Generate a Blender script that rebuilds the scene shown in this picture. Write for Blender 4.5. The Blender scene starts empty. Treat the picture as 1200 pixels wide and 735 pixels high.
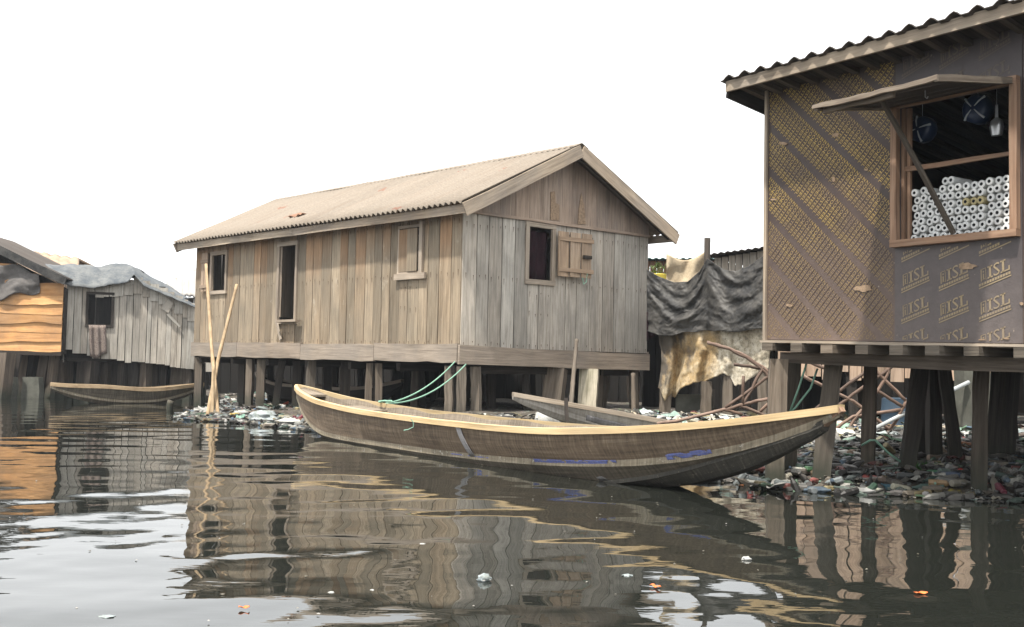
import bpy, math, random
import numpy as np
from mathutils import Vector as V, Matrix, noise as MN
random.seed(7); np.random.seed(7)
R = math.radians
scene = bpy.context.scene
COL = scene.collection
UP = V((0, 0, 1))
EYE = 1.02
HAZE = .0006

# ------------------------------------------------------------------ camera
cd = bpy.data.cameras.new("camera"); cam = bpy.data.objects.new("camera", cd); COL.objects.link(cam)
cd.sensor_width = 36; cd.lens = 1296 / 1200 * 36; cd.clip_end = 2000; cd.clip_start = .05
PITCH, ROLL = R(2.85), R(1.15)
CAMROT = Matrix.Rotation(R(90) + PITCH, 3, 'X') @ Matrix.Rotation(ROLL, 3, 'Z')
cam.matrix_world = Matrix.Translation((0, 0, EYE)) @ CAMROT.to_4x4()
scene.camera = cam

def ray(px, py):
    return CAMROT @ V((px - 600, -(py - 367.5), -1296))
def at(px, py, Y):                      # world point seen in a photo pixel, at distance Y
    d = ray(px, py); return V((0, 0, EYE)) + d * (Y / d.y)
def onz(px, py, z=0.):
    d = ray(px, py); return V((0, 0, EYE)) + d * ((z - EYE) / d.z)
def onplane(px, py, P, n):
    d = ray(px, py); C = V((0, 0, EYE)); return C + d * ((P - C).dot(n) / d.dot(n))

# ------------------------------------------------------------------ mesh builder
class MB:
    def __init__(s): s.v = []; s.f = []; s.uv = []; s.rn = []; s.mi = []; s.col = []; s.c = (1, 1, 1)
    def face(s, idx, uvs, rn, mi): s.f.append(idx); s.uv.append(uvs); s.rn.append(rn); s.mi.append(mi); s.col.append(s.c)
    def box(s, c, a, b, d, mi=0, rn=None):
        """centre c, half vectors a (length), b, d"""
        c = V(c); a = V(a); b = V(b); d = V(d); rn = random.random() if rn is None else rn
        o = len(s.v)
        for i in (-1, 1):
            for j in (-1, 1):
                for k in (-1, 1): s.v.append(c + a * i + b * j + d * k)
        la, lb, ld = 2 * a.length, 2 * b.length, 2 * d.length
        ou, ov = random.random() * 50, random.random() * 50
        def F(q, U, W):
            s.face([o + x for x in q], [(ou, ov), (ou + U, ov), (ou + U, ov + W), (ou, ov + W)], rn, mi)
        flip = a.cross(b).dot(d) < 0
        for q, U, W in (((0, 4, 6, 2), la, lb), ((1, 3, 7, 5), lb, la), ((0, 1, 5, 4), ld, la), ((2, 6, 7, 3), la, ld),
                        ((0, 2, 3, 1), lb, ld), ((4, 5, 7, 6), ld, lb)):
            i0 = q
            if q in ((1, 3, 7, 5), (0, 1, 5, 4)):
                q = (q[0], q[3], q[2], q[1]) ; fl = True; U, W = W, U
            else: fl = False
            idx = [o + x for x in q]
            uv = [(ou, ov), (ou + U, ov), (ou + U, ov + W), (ou, ov + W)]
            if fl != flip: idx = idx[::-1]; uv = uv[::-1]
            idx = idx[::-1]; uv = uv[::-1]
            s.face(idx, uv, rn, mi)
    def board(s, p0, p1, w, t, wv, n=4, jw=.006, bow=.004, mi=0, rn=None, w1=None, jt=None):
        """plank from p0 to p1; width w along wv, thickness t; slightly uneven edges"""
        p0 = V(p0); p1 = V(p1); ax = (p1 - p0); L = ax.length; axn = ax.normalized()
        wv = (V(wv) - axn * V(wv).dot(axn)).normalized(); tv = axn.cross(wv)
        rn = random.random() if rn is None else rn; w1 = w if w1 is None else w1
        o = len(s.v); ou, ov = random.random() * 50, random.random() * 50
        b1 = random.uniform(-bow, bow); b2 = random.uniform(-bow, bow)
        for i in range(n + 1):
            f = i / n; ww = w + (w1 - w) * f
            c = p0 + ax * f + tv * (b1 * math.sin(f * 3.14)) + wv * (b2 * math.sin(f * 3.14))
            a = ww / 2 + random.uniform(-jw, jw); b = ww / 2 + random.uniform(-jw, jw)
            s.v += [c - wv * a - tv * t / 2, c + wv * b - tv * t / 2, c + wv * b + tv * t / 2, c - wv * a + tv * t / 2]
        vv = [0, w, w + t, 2 * w + t, 2 * w + 2 * t]
        for i in range(n):
            for k in range(4):
                A = o + i * 4 + k; B = o + i * 4 + (k + 1) % 4
                u0, u1 = ou + L * i / n, ou + L * (i + 1) / n
                s.face([B, A, A + 4, B + 4], [(u0, ov + vv[k + 1]), (u0, ov + vv[k]), (u1, ov + vv[k]), (u1, ov + vv[k + 1])], rn, mi)
        e = o + n * 4
        s.face([o, o + 1, o + 2, o + 3], [(ou, ov), (ou, ov + w), (ou + t, ov + w), (ou + t, ov)], rn, mi)
        s.face([e + 3, e + 2, e + 1, e], [(ou, ov), (ou, ov + w), (ou + t, ov + w), (ou + t, ov)], rn, mi)
    def tube(s, pts, r, n=8, mi=0, rn=None, cap=True):
        rn = random.random() if rn is None else rn
        pts = [V(p) for p in pts]; o = len(s.v); m = len(pts); ou = random.random() * 50; L = 0
        ref = V((.3, .2, .93)) if abs((pts[-1] - pts[0]).normalized().z) < .8 else V((1, .1, 0))
        us = []
        for i, p in enumerate(pts):
            d = (pts[min(i + 1, m - 1)] - pts[max(i - 1, 0)]).normalized()
            a = d.cross(ref).normalized(); b = d.cross(a)
            rr = r(i / (m - 1)) if callable(r) else r
            if i: L += (p - pts[i - 1]).length
            us.append(L)
            for k in range(n):
                t = k / n * 6.28318
                s.v.append(p + a * (rr * math.cos(t)) + b * (rr * math.sin(t)))
        rr = r(.5) if callable(r) else r
        for i in range(m - 1):
            for k in range(n):
                A = o + i * n + k; B = o + i * n + (k + 1) % n
                v0, v1 = k / n * 6.28 * rr, (k + 1) / n * 6.28 * rr
                s.face([A, B, B + n, A + n], [(ou + us[i], v0), (ou + us[i], v1), (ou + us[i + 1], v1), (ou + us[i + 1], v0)], rn, mi)
        if cap:
            s.face([o + k for k in range(n)][::-1], [(ou, k * .01) for k in range(n)], rn, mi)
            s.face([o + (m - 1) * n + k for k in range(n)], [(ou, k * .01) for k in range(n)], rn, mi)
    def grid(s, fn, nu, nv, mi=0, rn=None, su=1, sv=1, closed=False):
        rn = random.random() if rn is None else rn
        o = len(s.v)
        for i in range(nu + 1):
            for j in range(nv + 1): s.v.append(V(fn(i / nu, j / nv)))
        for i in range(nu):
            for j in range(nv):
                A = o + i * (nv + 1) + j
                s.face([A, A + nv + 1, A + nv + 2, A + 1],
                       [(i / nu * su, j / nv * sv), ((i + 1) / nu * su, j / nv * sv), ((i + 1) / nu * su, (j + 1) / nv * sv), (i / nu * su, (j + 1) / nv * sv)], rn, mi)
    def rings(s, rings, us, vs, mis=None, rn=None, caps=True):
        """loft closed rings"""
        rn = random.random() if rn is None else rn
        o = len(s.v); n = len(rings[0])
        for rg in rings: s.v += [V(p) for p in rg]
        for i in range(len(rings) - 1):
            for k in range(n):
                A = o + i * n + k; B = o + i * n + (k + 1) % n
                s.face([A, B, B + n, A + n], [(us[i], vs[k]), (us[i], vs[k + 1]), (us[i + 1], vs[k + 1]), (us[i + 1], vs[k])], rn, mis[k] if mis else 0)
        if caps:
            s.face([o + k for k in range(n)][::-1], [(0, 0)] * n, rn, 0)
            e = o + (len(rings) - 1) * n
            s.face([e + k for k in range(n)], [(0, 0)] * n, rn, 0)
    def poly_prism(s, pts, tv, mi=0, rn=None):
        rn = random.random() if rn is None else rn
        o = len(s.v); n = len(pts); pts = [V(p) for p in pts]
        s.v += pts + [p + V(tv) for p in pts]
        d = (pts[1] - pts[0]).normalized(); nn = V(tv).normalized(); e = nn.cross(d)
        ou = random.random() * 50
        uv = [(ou + (p - pts[0]).dot(e), ou + (p - pts[0]).dot(d)) for p in pts]
        s.face(list(range(o, o + n)), uv, rn, mi); s.face(list(range(o + n, o + 2 * n))[::-1], uv[::-1], rn, mi)
        for k in range(n):
            b = (k + 1) % n
            s.face([o + b, o + k, o + n + k, o + n + b], [uv[b], uv[k], uv[k], uv[b]], rn, mi)

WL = {}
def thing(name, label, cat, loc=(0, 0, 0), group=None):
    o = bpy.data.objects.new(name, None); COL.objects.link(o); o.location = loc; o.empty_display_size = .2
    o["label"] = label; o["category"] = cat
    if group: o["group"] = group
    WL[o.name] = V(loc); return o
def tag(o, label, cat, group=None):
    o["label"] = label; o["category"] = cat
    if group: o["group"] = group
    return o
def obj(name, mb, mats, parent=None, smooth=None, label=None, kind=None, solid=None, origin=None, recalc=False):
    if not isinstance(mats, (list, tuple)): mats = [mats]
    if parent is not None: org = WL[parent.name]
    elif origin is not None: org = V(origin)
    else:
        xs = [p.x for p in mb.v]; ys = [p.y for p in mb.v]; zs = [p.z for p in mb.v]
        org = V(((min(xs) + max(xs)) / 2, (min(ys) + max(ys)) / 2, min(zs)))
    me = bpy.data.meshes.new(name)
    me.from_pydata([tuple(p - org) for p in mb.v], [], mb.f)
    uvl = me.uv_layers.new(name="UVMap")
    flat = np.array([c for f in mb.uv for uv in f for c in uv], dtype=np.float32)
    uvl.data.foreach_set("uv", flat)
    a = me.attributes.new("rnd", 'FLOAT', 'FACE'); a.data.foreach_set("value", np.array(mb.rn, dtype=np.float32))
    if any(c != (1, 1, 1) for c in mb.col[:50]):
        a = me.attributes.new("tint", 'FLOAT_COLOR', 'FACE')
        a.data.foreach_set("color", np.array([(c[0], c[1], c[2], 1) for c in mb.col], dtype=np.float32).ravel())
    me.polygons.foreach_set("material_index", np.array(mb.mi, dtype=np.int32))
    for m in mats: me.materials.append(m)
    if smooth is not None:
        me.polygons.foreach_set("use_smooth", np.ones(len(me.polygons), dtype=bool))
        if smooth < 179: me.set_sharp_from_angle(angle=R(smooth))
    me.update()
    if recalc:
        import bmesh
        bm = bmesh.new(); bm.from_mesh(me); bmesh.ops.recalc_face_normals(bm, faces=bm.faces); bm.to_mesh(me); bm.free()
    o = bpy.data.objects.new(name, me); COL.objects.link(o)
    if parent is not None: o.parent = parent; WL[o.name] = WL[parent.name]
    else: o.location = org; WL[o.name] = org
    if label: o["label"] = label
    if kind: o["kind"] = kind
    if solid:
        m = o.modifiers.new("thickness", 'SOLIDIFY'); m.thickness = solid; m.offset = 0
    return o

# ------------------------------------------------------------------ materials
class N:
    def __init__(s, name):
        s.m = bpy.data.materials.new(name); s.m.use_nodes = True; s.t = s.m.node_tree; s.n = s.t.nodes
        s.b = s.n["Principled BSDF"]
    def new(s, t, **k):
        x = s.n.new(t)
        for a, b in k.items(): setattr(x, a, b)
        return x
    def link(s, a, b): s.t.links.new(a, b)
    def val(s, sock, v):
        if hasattr(v, "links") or isinstance(v, bpy.types.NodeSocket): s.link(v, sock)
        else: sock.default_value = v
    def coord(s, which, scale=(1, 1, 1), loc=(0, 0, 0), rot=(0, 0, 0)):
        if which == 'Pos': src = s.new('ShaderNodeNewGeometry').outputs['Position']
        else: src = s.new('ShaderNodeTexCoord').outputs[which]
        mp = s.new('ShaderNodeMapping'); s.link(src, mp.inputs[0]); mp.inputs['Scale'].default_value = scale
        mp.inputs['Location'].default_value = loc; mp.inputs['Rotation'].default_value = rot; return mp.outputs[0]
    def noise(s, vec, scale=1, detail=4, rough=.55, dist=0):
        x = s.new('ShaderNodeTexNoise'); s.link(vec, x.inputs['Vector']); x.inputs['Scale'].default_value = scale
        x.inputs['Detail'].default_value = detail; x.inputs['Roughness'].default_value = rough; x.inputs['Distortion'].default_value = dist
        return x.outputs['Fac']
    def ramp(s, fac, stops):
        x = s.new('ShaderNodeValToRGB'); s.link(fac, x.inputs[0]); e = x.color_ramp.elements
        while len(e) < len(stops): e.new(.5)
        for i, (p, c) in enumerate(stops):
            e[i].position = p; e[i].color = (c, c, c, 1) if isinstance(c, (int, float)) else (*c, 1)
        return x.outputs[0]
    def mix(s, fac, a, b, mode='MIX'):
        x = s.new('ShaderNodeMix', data_type='RGBA', blend_type=mode)
        s.val(x.inputs[0], fac); 
        for sock, v in ((x.inputs[6], a), (x.inputs[7], b)):
            if isinstance(v, tuple) and len(v) == 3: v = (*v, 1)
            s.val(sock, v)
        return x.outputs[2]
    def math(s, op, a, b=0., c=0.):
        x = s.new('ShaderNodeMath', operation=op); s.val(x.inputs[0], a); s.val(x.inputs[1], b); s.val(x.inputs[2], c); return x.outputs[0]
    def attr(s, name, out='Fac'):
        x = s.new('ShaderNodeAttribute', attribute_name=name); return x.outputs[out]
    def posz(s):
        g = s.new('ShaderNodeNewGeometry'); x = s.new('ShaderNodeSeparateXYZ'); s.link(g.outputs['Position'], x.inputs[0]); return x.outputs[2]
    def bump(s, h, dist=.01, strength=1.):
        x = s.new('ShaderNodeBump'); s.link(h, x.inputs['Height']); x.inputs['Distance'].default_value = dist; x.inputs['Strength'].default_value = strength
        s.link(x.outputs[0], s.b.inputs['Normal']); return x
    def done(s, color, rough=.85, spec=.25, **k):
        if isinstance(color, tuple): color = (*color, 1) if len(color) == 3 else color
        s.val(s.b.inputs['Base Color'], color); s.val(s.b.inputs['Roughness'], rough); s.b.inputs['Specular IOR Level'].default_value = spec
        for a, b in k.items(): s.val(s.b.inputs[a.replace('_', ' ')], b)
        return s.m

def wood(name, dark, mid, light, stain=None, stain_amt=.5, var=.3, gs=(1.3, 26), tide=False, bump=.004, rough=.88, patch=None, dirt=.4, red=None):
    n = N(name)
    uvg = n.coord('UV', (gs[0], gs[1], 1)); g = n.noise(uvg, 1, 9, .68, .25)
    col = n.ramp(g, [(.28, dark), (.5, mid), (.72, light)])
    uvb = n.coord('UV', (.9, 4.5, 1), (3, 7, 0)); b = n.noise(uvb, 1, 4, .6)
    col = n.mix(1., col, n.ramp(b, [(.25, 1 - dirt), (.5, 1.), (.8, 1.16)]), 'MULTIPLY')
    rn = n.attr('rnd')
    col = n.mix(1., col, n.ramp(rn, [(0, 1 - var), (.5, 1.), (1, 1 + var * .6)]), 'MULTIPLY')
    rn2 = n.math('FRACT', n.math('MULTIPLY', rn, 7.31))
    col = n.mix(n.math('MULTIPLY', rn2, .5), col, n.mix(1., col, (1.08, .95, .84), 'MULTIPLY'))
    ob = n.noise(n.coord('Object', (.8, .8, .5)), 1.3, 5, .65)
    if stain: col = n.mix(n.math('MULTIPLY', n.ramp(ob, [(.42, 0.), (.66, 1.)]), stain_amt), col, stain)
    # thin dark water runs and nail marks
    st = n.noise(n.coord('UV', (.5, 60, 1), (9, 3, 0)), 1, 3, .5)
    col = n.mix(n.ramp(st, [(.62, 0.), (.75, .55)]), col, n.mix(1., col, (.45, .42, .4), 'MULTIPLY'))
    if patch:
        pn = n.noise(n.coord('Object', (2, 2, 1.2), (4, 2, 9)), 1.6, 6, .7)
        col = n.mix(n.ramp(pn, [(.63, 0.), (.72, .45)]), col, patch)
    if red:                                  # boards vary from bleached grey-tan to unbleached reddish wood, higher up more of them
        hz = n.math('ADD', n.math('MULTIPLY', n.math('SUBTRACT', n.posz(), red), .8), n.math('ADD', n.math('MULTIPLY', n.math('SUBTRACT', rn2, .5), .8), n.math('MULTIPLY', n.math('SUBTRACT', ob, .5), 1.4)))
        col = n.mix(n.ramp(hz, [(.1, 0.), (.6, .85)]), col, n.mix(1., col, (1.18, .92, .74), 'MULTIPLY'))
    if tide:
        z = n.posz(); wn = n.noise(n.coord('Pos', (5, 5, 5)), 1, 4)
        h = n.math('ADD', z, n.math('MULTIPLY', n.math('SUBTRACT', wn, .5), .5))
        wet = n.ramp(h, [(.05, 1.), (.42, 0.)])
        col = n.mix(n.math('MULTIPLY', wet, .85), col, (.030, .036, .026))
    n.bump(n.math('ADD', g, n.math('MULTIPLY', st, -.5)), bump, .8)
    return n.done(col, rough)

M = {}
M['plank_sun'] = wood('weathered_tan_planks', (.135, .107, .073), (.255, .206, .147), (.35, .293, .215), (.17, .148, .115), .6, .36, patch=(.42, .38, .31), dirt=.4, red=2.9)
M['plank_grey'] = wood('weathered_grey_planks', (.22, .205, .178), (.40, .378, .335), (.52, .497, .45), (.22, .21, .187), .7, .26, dirt=.45)
M['gable'] = wood('brown_gable_board', (.19, .145, .11), (.30, .235, .185), (.42, .35, .285), (.17, .145, .13), .7, .2, dirt=.45)
M['skirt'] = wood('skirt_timber', (.19, .16, .13), (.29, .25, .205), (.37, .325, .27), (.19, .17, .15), .6, .2, bump=.008)
M['post'] = wood('stilt_timber', (.065, .053, .042), (.14, .118, .094), (.225, .195, .16), (.085, .08, .068), .5, .4, tide=True, bump=.008)
M['post_pale'] = wood('peeling_pale_timber', (.15, .14, .1), (.5, .47, .38), (.66, .62, .52), (.16, .16, .09), .9, .1, tide=True)
M['post_dark'] = wood('dark_stilt_timber', (.018, .016, .014), (.036, .031, .027), (.065, .056, .047), None, .5, .4, tide=True, bump=.008)  # stilt colour darkened to carry the shade under the floors
M['post_mid'] = wood('brown_stilt_timber', (.04, .033, .026), (.085, .07, .056), (.13, .11, .092), None, .5, .3, tide=True, bump=.008)
M['dark_wood'] = wood('dark_timber', (.015, .013, .011), (.030, .025, .021), (.055, .046, .038), None, .5, .4)
M['frame'] = wood('window_timber', (.19, .15, .115), (.31, .26, .205), (.40, .345, .28), (.18, .16, .14), .5, .2)
M['shutter'] = wood('sun_bleached_shutter', (.22, .155, .105), (.36, .27, .19), (.46, .36, .27), (.22, .18, .15), .5, .25)
M['deep_shade'] = wood('shade_black_boards', (.006, .006, .006), (.012, .011, .010), (.022, .02, .018), None, .5, .4)  # near-black colour stands in for the deep shade behind the stilts
M['hatch_edge'] = wood('greyed_splintered_edge', (.10, .078, .06), (.20, .165, .13), (.34, .295, .24), None, .5, .4)
M['frame_red'] = wood('reddish_window_timber', (.14, .085, .055), (.26, .165, .11), (.36, .25, .175), (.18, .135, .105), .5, .2)
M['fascia'] = wood('fascia_timber', (.16, .13, .10), (.31, .26, .20), (.42, .36, .285), (.2, .18, .16), .5, .15)
M['gunwale'] = wood('fresh_pale_timber', (.33, .24, .125), (.49, .38, .215), (.60, .485, .30), (.36, .285, .18), .55, .15, gs=(.8, 14), dirt=.3)
M['orange'] = wood('orange_rough_planks', (.30, .15, .06), (.50, .275, .115), (.60, .37, .18), (.24, .15, .09), .6, .3, gs=(1.1, 14))
M['tan_plank'] = wood('tan_rear_planks', (.20, .14, .10), (.36, .27, .20), (.46, .36, .28), (.22, .18, .15), .6, .35)
M['bamboo'] = wood('bamboo_cane', (.18, .13, .08), (.30, .225, .14), (.38, .30, .20), None, .5, .2, gs=(5, 10))
M['rusty'] = wood('rusty_brown_rod', (.09, .06, .046), (.165, .115, .09), (.25, .185, .15), None, .5, .4, gs=(6, 12), rough=.7)

def hull_mat(name, dark, mid, light, fleck=None, fl=(.6, .72)):
    n = N(name)
    g = n.noise(n.coord('UV', (1.2, 18, 1)), 1, 9, .7, .2)
    c = n.noise(n.coord('UV', (38, 2.2, 1), (5, 2, 0)), 1, 5, .65)
    col = n.ramp(n.math('ADD', n.math('MULTIPLY', g, .5), n.math('MULTIPLY', c, .5)), [(.34, dark), (.52, mid), (.68, light)])
    b = n.noise(n.coord('Object', (1, 1, 1)), 1.1, 5, .6)
    col = n.mix(1., col, n.ramp(b, [(.3, .62), (.5, 1.), (.75, 1.25)]), 'MULTIPLY')
    if fleck:
        f = n.noise(n.coord('UV', (14, 26, 1), (1, 9, 0)), 1, 8, .8)
        col = n.mix(n.ramp(f, [(fl[0], 0.), (fl[1], .9)]), col, fleck)
    n.bump(n.math('ADD', g, c), .006, .8)
    return n.done(col, .75, .3)
M['hull_up'] = hull_mat('tarred_hull_planks', (.06, .044, .030), (.165, .122, .083), (.30, .232, .16))
M['hull_lo'] = hull_mat('worn_lower_strake', (.042, .036, .028), (.11, .093, .069), (.20, .17, .128), (.40, .37, .31), (.60, .72))
M['hull_in'] = hull_mat('hull_inside', (.10, .08, .06), (.20, .165, .125), (.30, .25, .2))
M['chine'] = hull_mat('caulked_seam', (.08, .068, .048), (.22, .185, .13), (.36, .31, .235), (.55, .53, .47), (.56, .66))
M['hull_pale'] = hull_mat('worn_grey_hull', (.24, .215, .18), (.42, .39, .345), (.55, .53, .49), (.48, .52, .53), (.6, .72))

def roofmat(name, a, b, rustc, spot=None):
    n = N(name)
    o = n.noise(n.coord('UV', (.8, .8, 1)), 1, 6, .6); st = n.noise(n.coord('UV', (7, .5, 1)), 1, 5, .6)
    col = n.mix(o, a, b); col = n.mix(n.ramp(st, [(.45, 0.), (.7, .6)]), col, rustc)
    col = n.mix(1., col, n.ramp(n.attr('rnd'), [(0, .93), (1, 1.05)]), 'MULTIPLY')
    if spot:
        s_ = n.noise(n.coord('UV', (1.2, 1.8, 1), (6, 3, 0)), 1, 4, .5); col = n.mix(n.ramp(s_, [(.68, 0.), (.72, .7)]), col, spot)
    d = n.noise(n.coord('UV', (20, 20, 1)), 1, 6, .7)
    col = n.mix(1., col, n.ramp(d, [(.3, .78), (.7, 1.12)]), 'MULTIPLY')
    n.bump(d, .003, .6)
    return n.done(col, .8, .25)
M['roof'] = roofmat('sun_bleached_corrugated_sheet', (.235, .20, .16), (.20, .17, .138), (.185, .145, .11), (.20, .09, .06))
M['roof_dark'] = roofmat('dark_corrugated_sheet', (.06, .052, .046), (.09, .078, .068), (.075, .05, .036))
M['roof_grey'] = roofmat('grey_metal_sheet', (.36, .35, .33), (.28, .27, .26), (.22, .19, .16))
M['thatch'] = wood('brown_thatch', (.15, .10, .065), (.33, .25, .185), (.44, .36, .28), None, .5, .3, gs=(3, 40), bump=.02)
M['rust_sheet'] = roofmat('rusted_sheet', (.30, .17, .11), (.22, .13, .09), (.16, .08, .05))

def cloth(name, a, b, hole=None, rough=.9, sc=3, spec=.2, dirt=None, sheen=False, streak=False):
    n = N(name)
    o = n.noise(n.coord('Object', (1, 1, 1)), sc, 7, .65); col = n.ramp(o, [(.3, a), (.7, b)])
    if dirt:
        p = n.noise(n.coord('Object', (1, 1, 1), (3, 1, 4)), sc * 1.1, 8, .75)
        col = n.mix(n.ramp(p, [(.44, 0.), (.58, .92)]), col, dirt)
    f = n.noise(n.coord('Object', (1, 1, 1)), sc * 9, 5, .6)
    col = n.mix(1., col, n.ramp(f, [(.3, .8), (.7, 1.12)]), 'MULTIPLY')
    n.bump(f, .01, .6)
    return n.done(col, rough, spec)
M['tarp_black'] = cloth('faded_black_tarpaulin', (.013, .013, .0135), (.032, .031, .029), None, .6, 2.5, .32, (.066, .062, .056))
M['tarp_tan'] = cloth('rotting_tan_canvas', (.30, .235, .145), (.52, .44, .29), None, .9, 2.2, .2, (.115, .105, .085))
M['tarp_blotch'] = cloth('mouldy_tan_canvas', (.38, .27, .13), (.56, .47, .33), None, .9, 1.6, .2, (.15, .125, .095))
def canvas_mat():
    n = N('blotched_ochre_canvas'); u = n.new('ShaderNodeSeparateXYZ'); n.link(n.coord('UV'), u.inputs[0]); a = n.noise(n.coord('Object', (1, 1, .7)), 2.2, 6, .6); U = u.outputs[0]; Vv = u.outputs[1]
    col = n.ramp(n.noise(n.coord('Object', (1, 1, 1), (2, 2, 2)), 2.6, 7, .7), [(.33, (.20, .13, .062)), (.5, (.39, .28, .145)), (.66, (.56, .47, .33))])
    pale = n.ramp(n.noise(n.coord('Object', (1, 1, 1), (7, 2, 2)), 5, 8, .75), [(.33, (.17, .15, .115)), (.48, (.42, .37, .28)), (.62, (.62, .57, .47))])
    col = n.mix(n.ramp(n.math('ADD', U, n.math('MULTIPLY', n.math('SUBTRACT', a, .5), .7)), [(.42, 0.), (.55, 1.)]), col, pale)
    dk = n.math('ADD', n.math('MULTIPLY', U, 1.0), n.math('ADD', n.math('MULTIPLY', Vv, .30), n.math('MULTIPLY', n.math('SUBTRACT', a, .5), 1.1)))
    col = n.mix(n.ramp(dk, [(.22, .93), (.36, 0.)]), col, (.075, .068, .06))
    f = n.noise(n.coord('Object'), 16, 7, .75); col = n.mix(n.ramp(f, [(.50, 0.), (.66, .75)]), col, (.11, .088, .062)); n.bump(f, .012, .6); return n.done(col, .9, .2)
M['canvas'] = canvas_mat()
M['tarp_grey'] = cloth('grey_plastic_sheet', (.09, .098, .102), (.155, .16, .158), None, .7, 2.0, .2, (.07, .08, .09))
M['tarp_brown'] = cloth('dusty_grey_brown_sheet', (.07, .066, .063), (.13, .12, .112), None, .7, 2.0, .3)
M['tan_cloth'] = cloth('tan_hanging_cloth', (.34, .27, .18), (.48, .40, .28), None, .95, 3)
def patterned():
    n = N('patterned_curtain'); x = n.new('ShaderNodeTexVoronoi'); n.link(n.coord('Object', (1, 1, 1)), x.inputs['Vector']); x.inputs['Scale'].default_value = 26
    col = n.ramp(x.outputs['Distance'], [(.15, (.09, .07, .06)), (.5, (.24, .20, .175)), (.8, (.12, .09, .08))]); return n.done(col, .95, .1)
M['curtain'] = patterned()
def plain(name, c, rough=.6, spec=.3, var=.25, sc=9, **k):
    n = N(name); o = n.noise(n.coord('Object'), sc, 6, .65)
    col = n.mix(1., (*c, 1), n.ramp(o, [(.25, 1 - var), (.75, 1 + var * .6)]), 'MULTIPLY')
    n.bump(o, .004, .4)
    return n.done(col, rough, spec, **k)
def film(name, c, dust, zd=2.5):
    n = N(name); o = n.noise(n.coord('Object', (1, 1, 1)), 1.6, 5, .6); f = n.noise(n.coord('Object', (1, 1, 1)), 14, 7, .7)
    d = n.math('ADD', n.math('MULTIPLY', n.math('SUBTRACT', zd, n.posz()), .55), n.math('MULTIPLY', n.math('SUBTRACT', o, .5), 1.1))   # splash dust, thickest low down
    col = n.mix(n.ramp(d, [(.0, .05), (.75, .85)]), c, dust)
    col = n.mix(1., col, n.ramp(f, [(.3, .86), (.7, 1.1)]), 'MULTIPLY')
    sp = n.noise(n.coord('Object', (1, 1, 1), (5, 5, 5)), 20, 3, .5); col = n.mix(n.ramp(sp, [(.74, 0.), (.77, .7)]), col, (.32, .26, .2))
    dr = n.noise(n.coord('Object', (9, 9, .5), (2, 5, 1)), 1, 4, .6); col = n.mix(n.ramp(dr, [(.6, 0.), (.75, .35)]), col, dust)
    n.bump(n.math('ADD', f, n.math('MULTIPLY', o, 3.)), .003, .6)
    return n.done(col, n.ramp(o, [(.3, .42), (.7, .6)]), .4)
M['film_brown'] = film('brown_film_faced_plywood', (.040, .026, .023), (.150, .108, .086))
M['film_grey'] = film('grey_film_faced_plywood', (.056, .046, .047), (.115, .096, .089))
def ink(name, c, fade, dusty=False):
    n = N(name); o = n.noise(n.coord('Object', (1, 1, 1)), 2.0, 6, .65); f = n.noise(n.coord('Object', (1, 1, 1)), 22, 5, .7)
    col = n.mix(n.ramp(o, [(.42, 0.), (.66, .75)]), c, fade); col = n.mix(n.ramp(f, [(.5, 0.), (.68, .6)]), col, fade)
    if dusty:                                # road and splash dust lies thickest low down
        d = n.math('ADD', n.math('MULTIPLY', n.posz(), -.75), n.math('MULTIPLY', o, .9)); col = n.mix(n.ramp(n.math('ADD', d, 2.0), [(.40, 0.), (.9, .72)]), col, fade)
    return n.done(col, .55, .35)
M['ink_gold'] = ink('gold_printed_lettering', (.46, .32, .075), (.165, .118, .082), True)
M['ink_gold_pale'] = ink('pale_gold_logo', (.42, .32, .14), (.19, .15, .11), True)
M['ink_faint'] = ink('worn_faint_logo', (.125, .10, .07), (.085, .072, .068))
M['ink_line'] = plain('dark_print_line', (.045, .026, .02), .5)
M['raw_ply'] = plain('bare_torn_plywood', (.30, .215, .145), .9, .1, .5, 22)
M['litter'] = None
def litter_mat():
    n = N('mixed_litter'); t = n.new('ShaderNodeAttribute', attribute_name='tint').outputs['Color']
    o = n.noise(n.coord('Object', (1, 1, 1)), 14, 5, .7)
    col = n.mix(1., t, n.ramp(o, [(.3, .6), (.7, 1.15)]), 'MULTIPLY'); return n.done(col, .55, .35)
M['litter'] = litter_mat()
def ground_mat():
    n = N('trampled_refuse_mud'); o = n.noise(n.coord('Pos', (1, 1, 1)), 1.5, 6, .65); f = n.noise(n.coord('Pos', (1, 1, 1)), 11, 8, .75)
    col = n.ramp(o, [(.3, (.030, .026, .021)), (.55, (.075, .065, .052)), (.75, (.14, .125, .10))])
    x = n.new('ShaderNodeTexVoronoi'); n.link(n.coord('Pos', (1, 1, 1)), x.inputs['Vector']); x.inputs['Scale'].default_value = 9
    col = n.mix(n.ramp(f, [(.55, 0.), (.62, .7)]), col, n.mix(.8, x.outputs['Color'], (.30, .29, .26)))
    n.bump(f, .05, .9); return n.done(col, .8, .3)
M['ground'] = ground_mat()
def water_mat():
    n = N('dark_lagoon_water')
    f = n.noise(n.coord('Pos', (2.2, 6.5, 1)), 1, 3, .5); g = n.noise(n.coord('Pos', (7, 19, 1)), 1, 2, .5)
    n.bump(n.math('ADD', n.math('MULTIPLY', f, 1.), n.math('MULTIPLY', g, .22)), .0008, 1.)
    m = n.done((.013, .0145, .012), .0, .5); n.b.inputs['IOR'].default_value = 1.48; return m
M['water'] = water_mat()
M['rope_green'] = plain('pale_green_rope', (.20, .36, .27), .7)
M['blue_paint'] = hull_mat('scuffed_blue_patch', (.07, .09, .26), (.12, .16, .44), (.28, .33, .54), (.22, .185, .135), (.48, .60))
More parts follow.
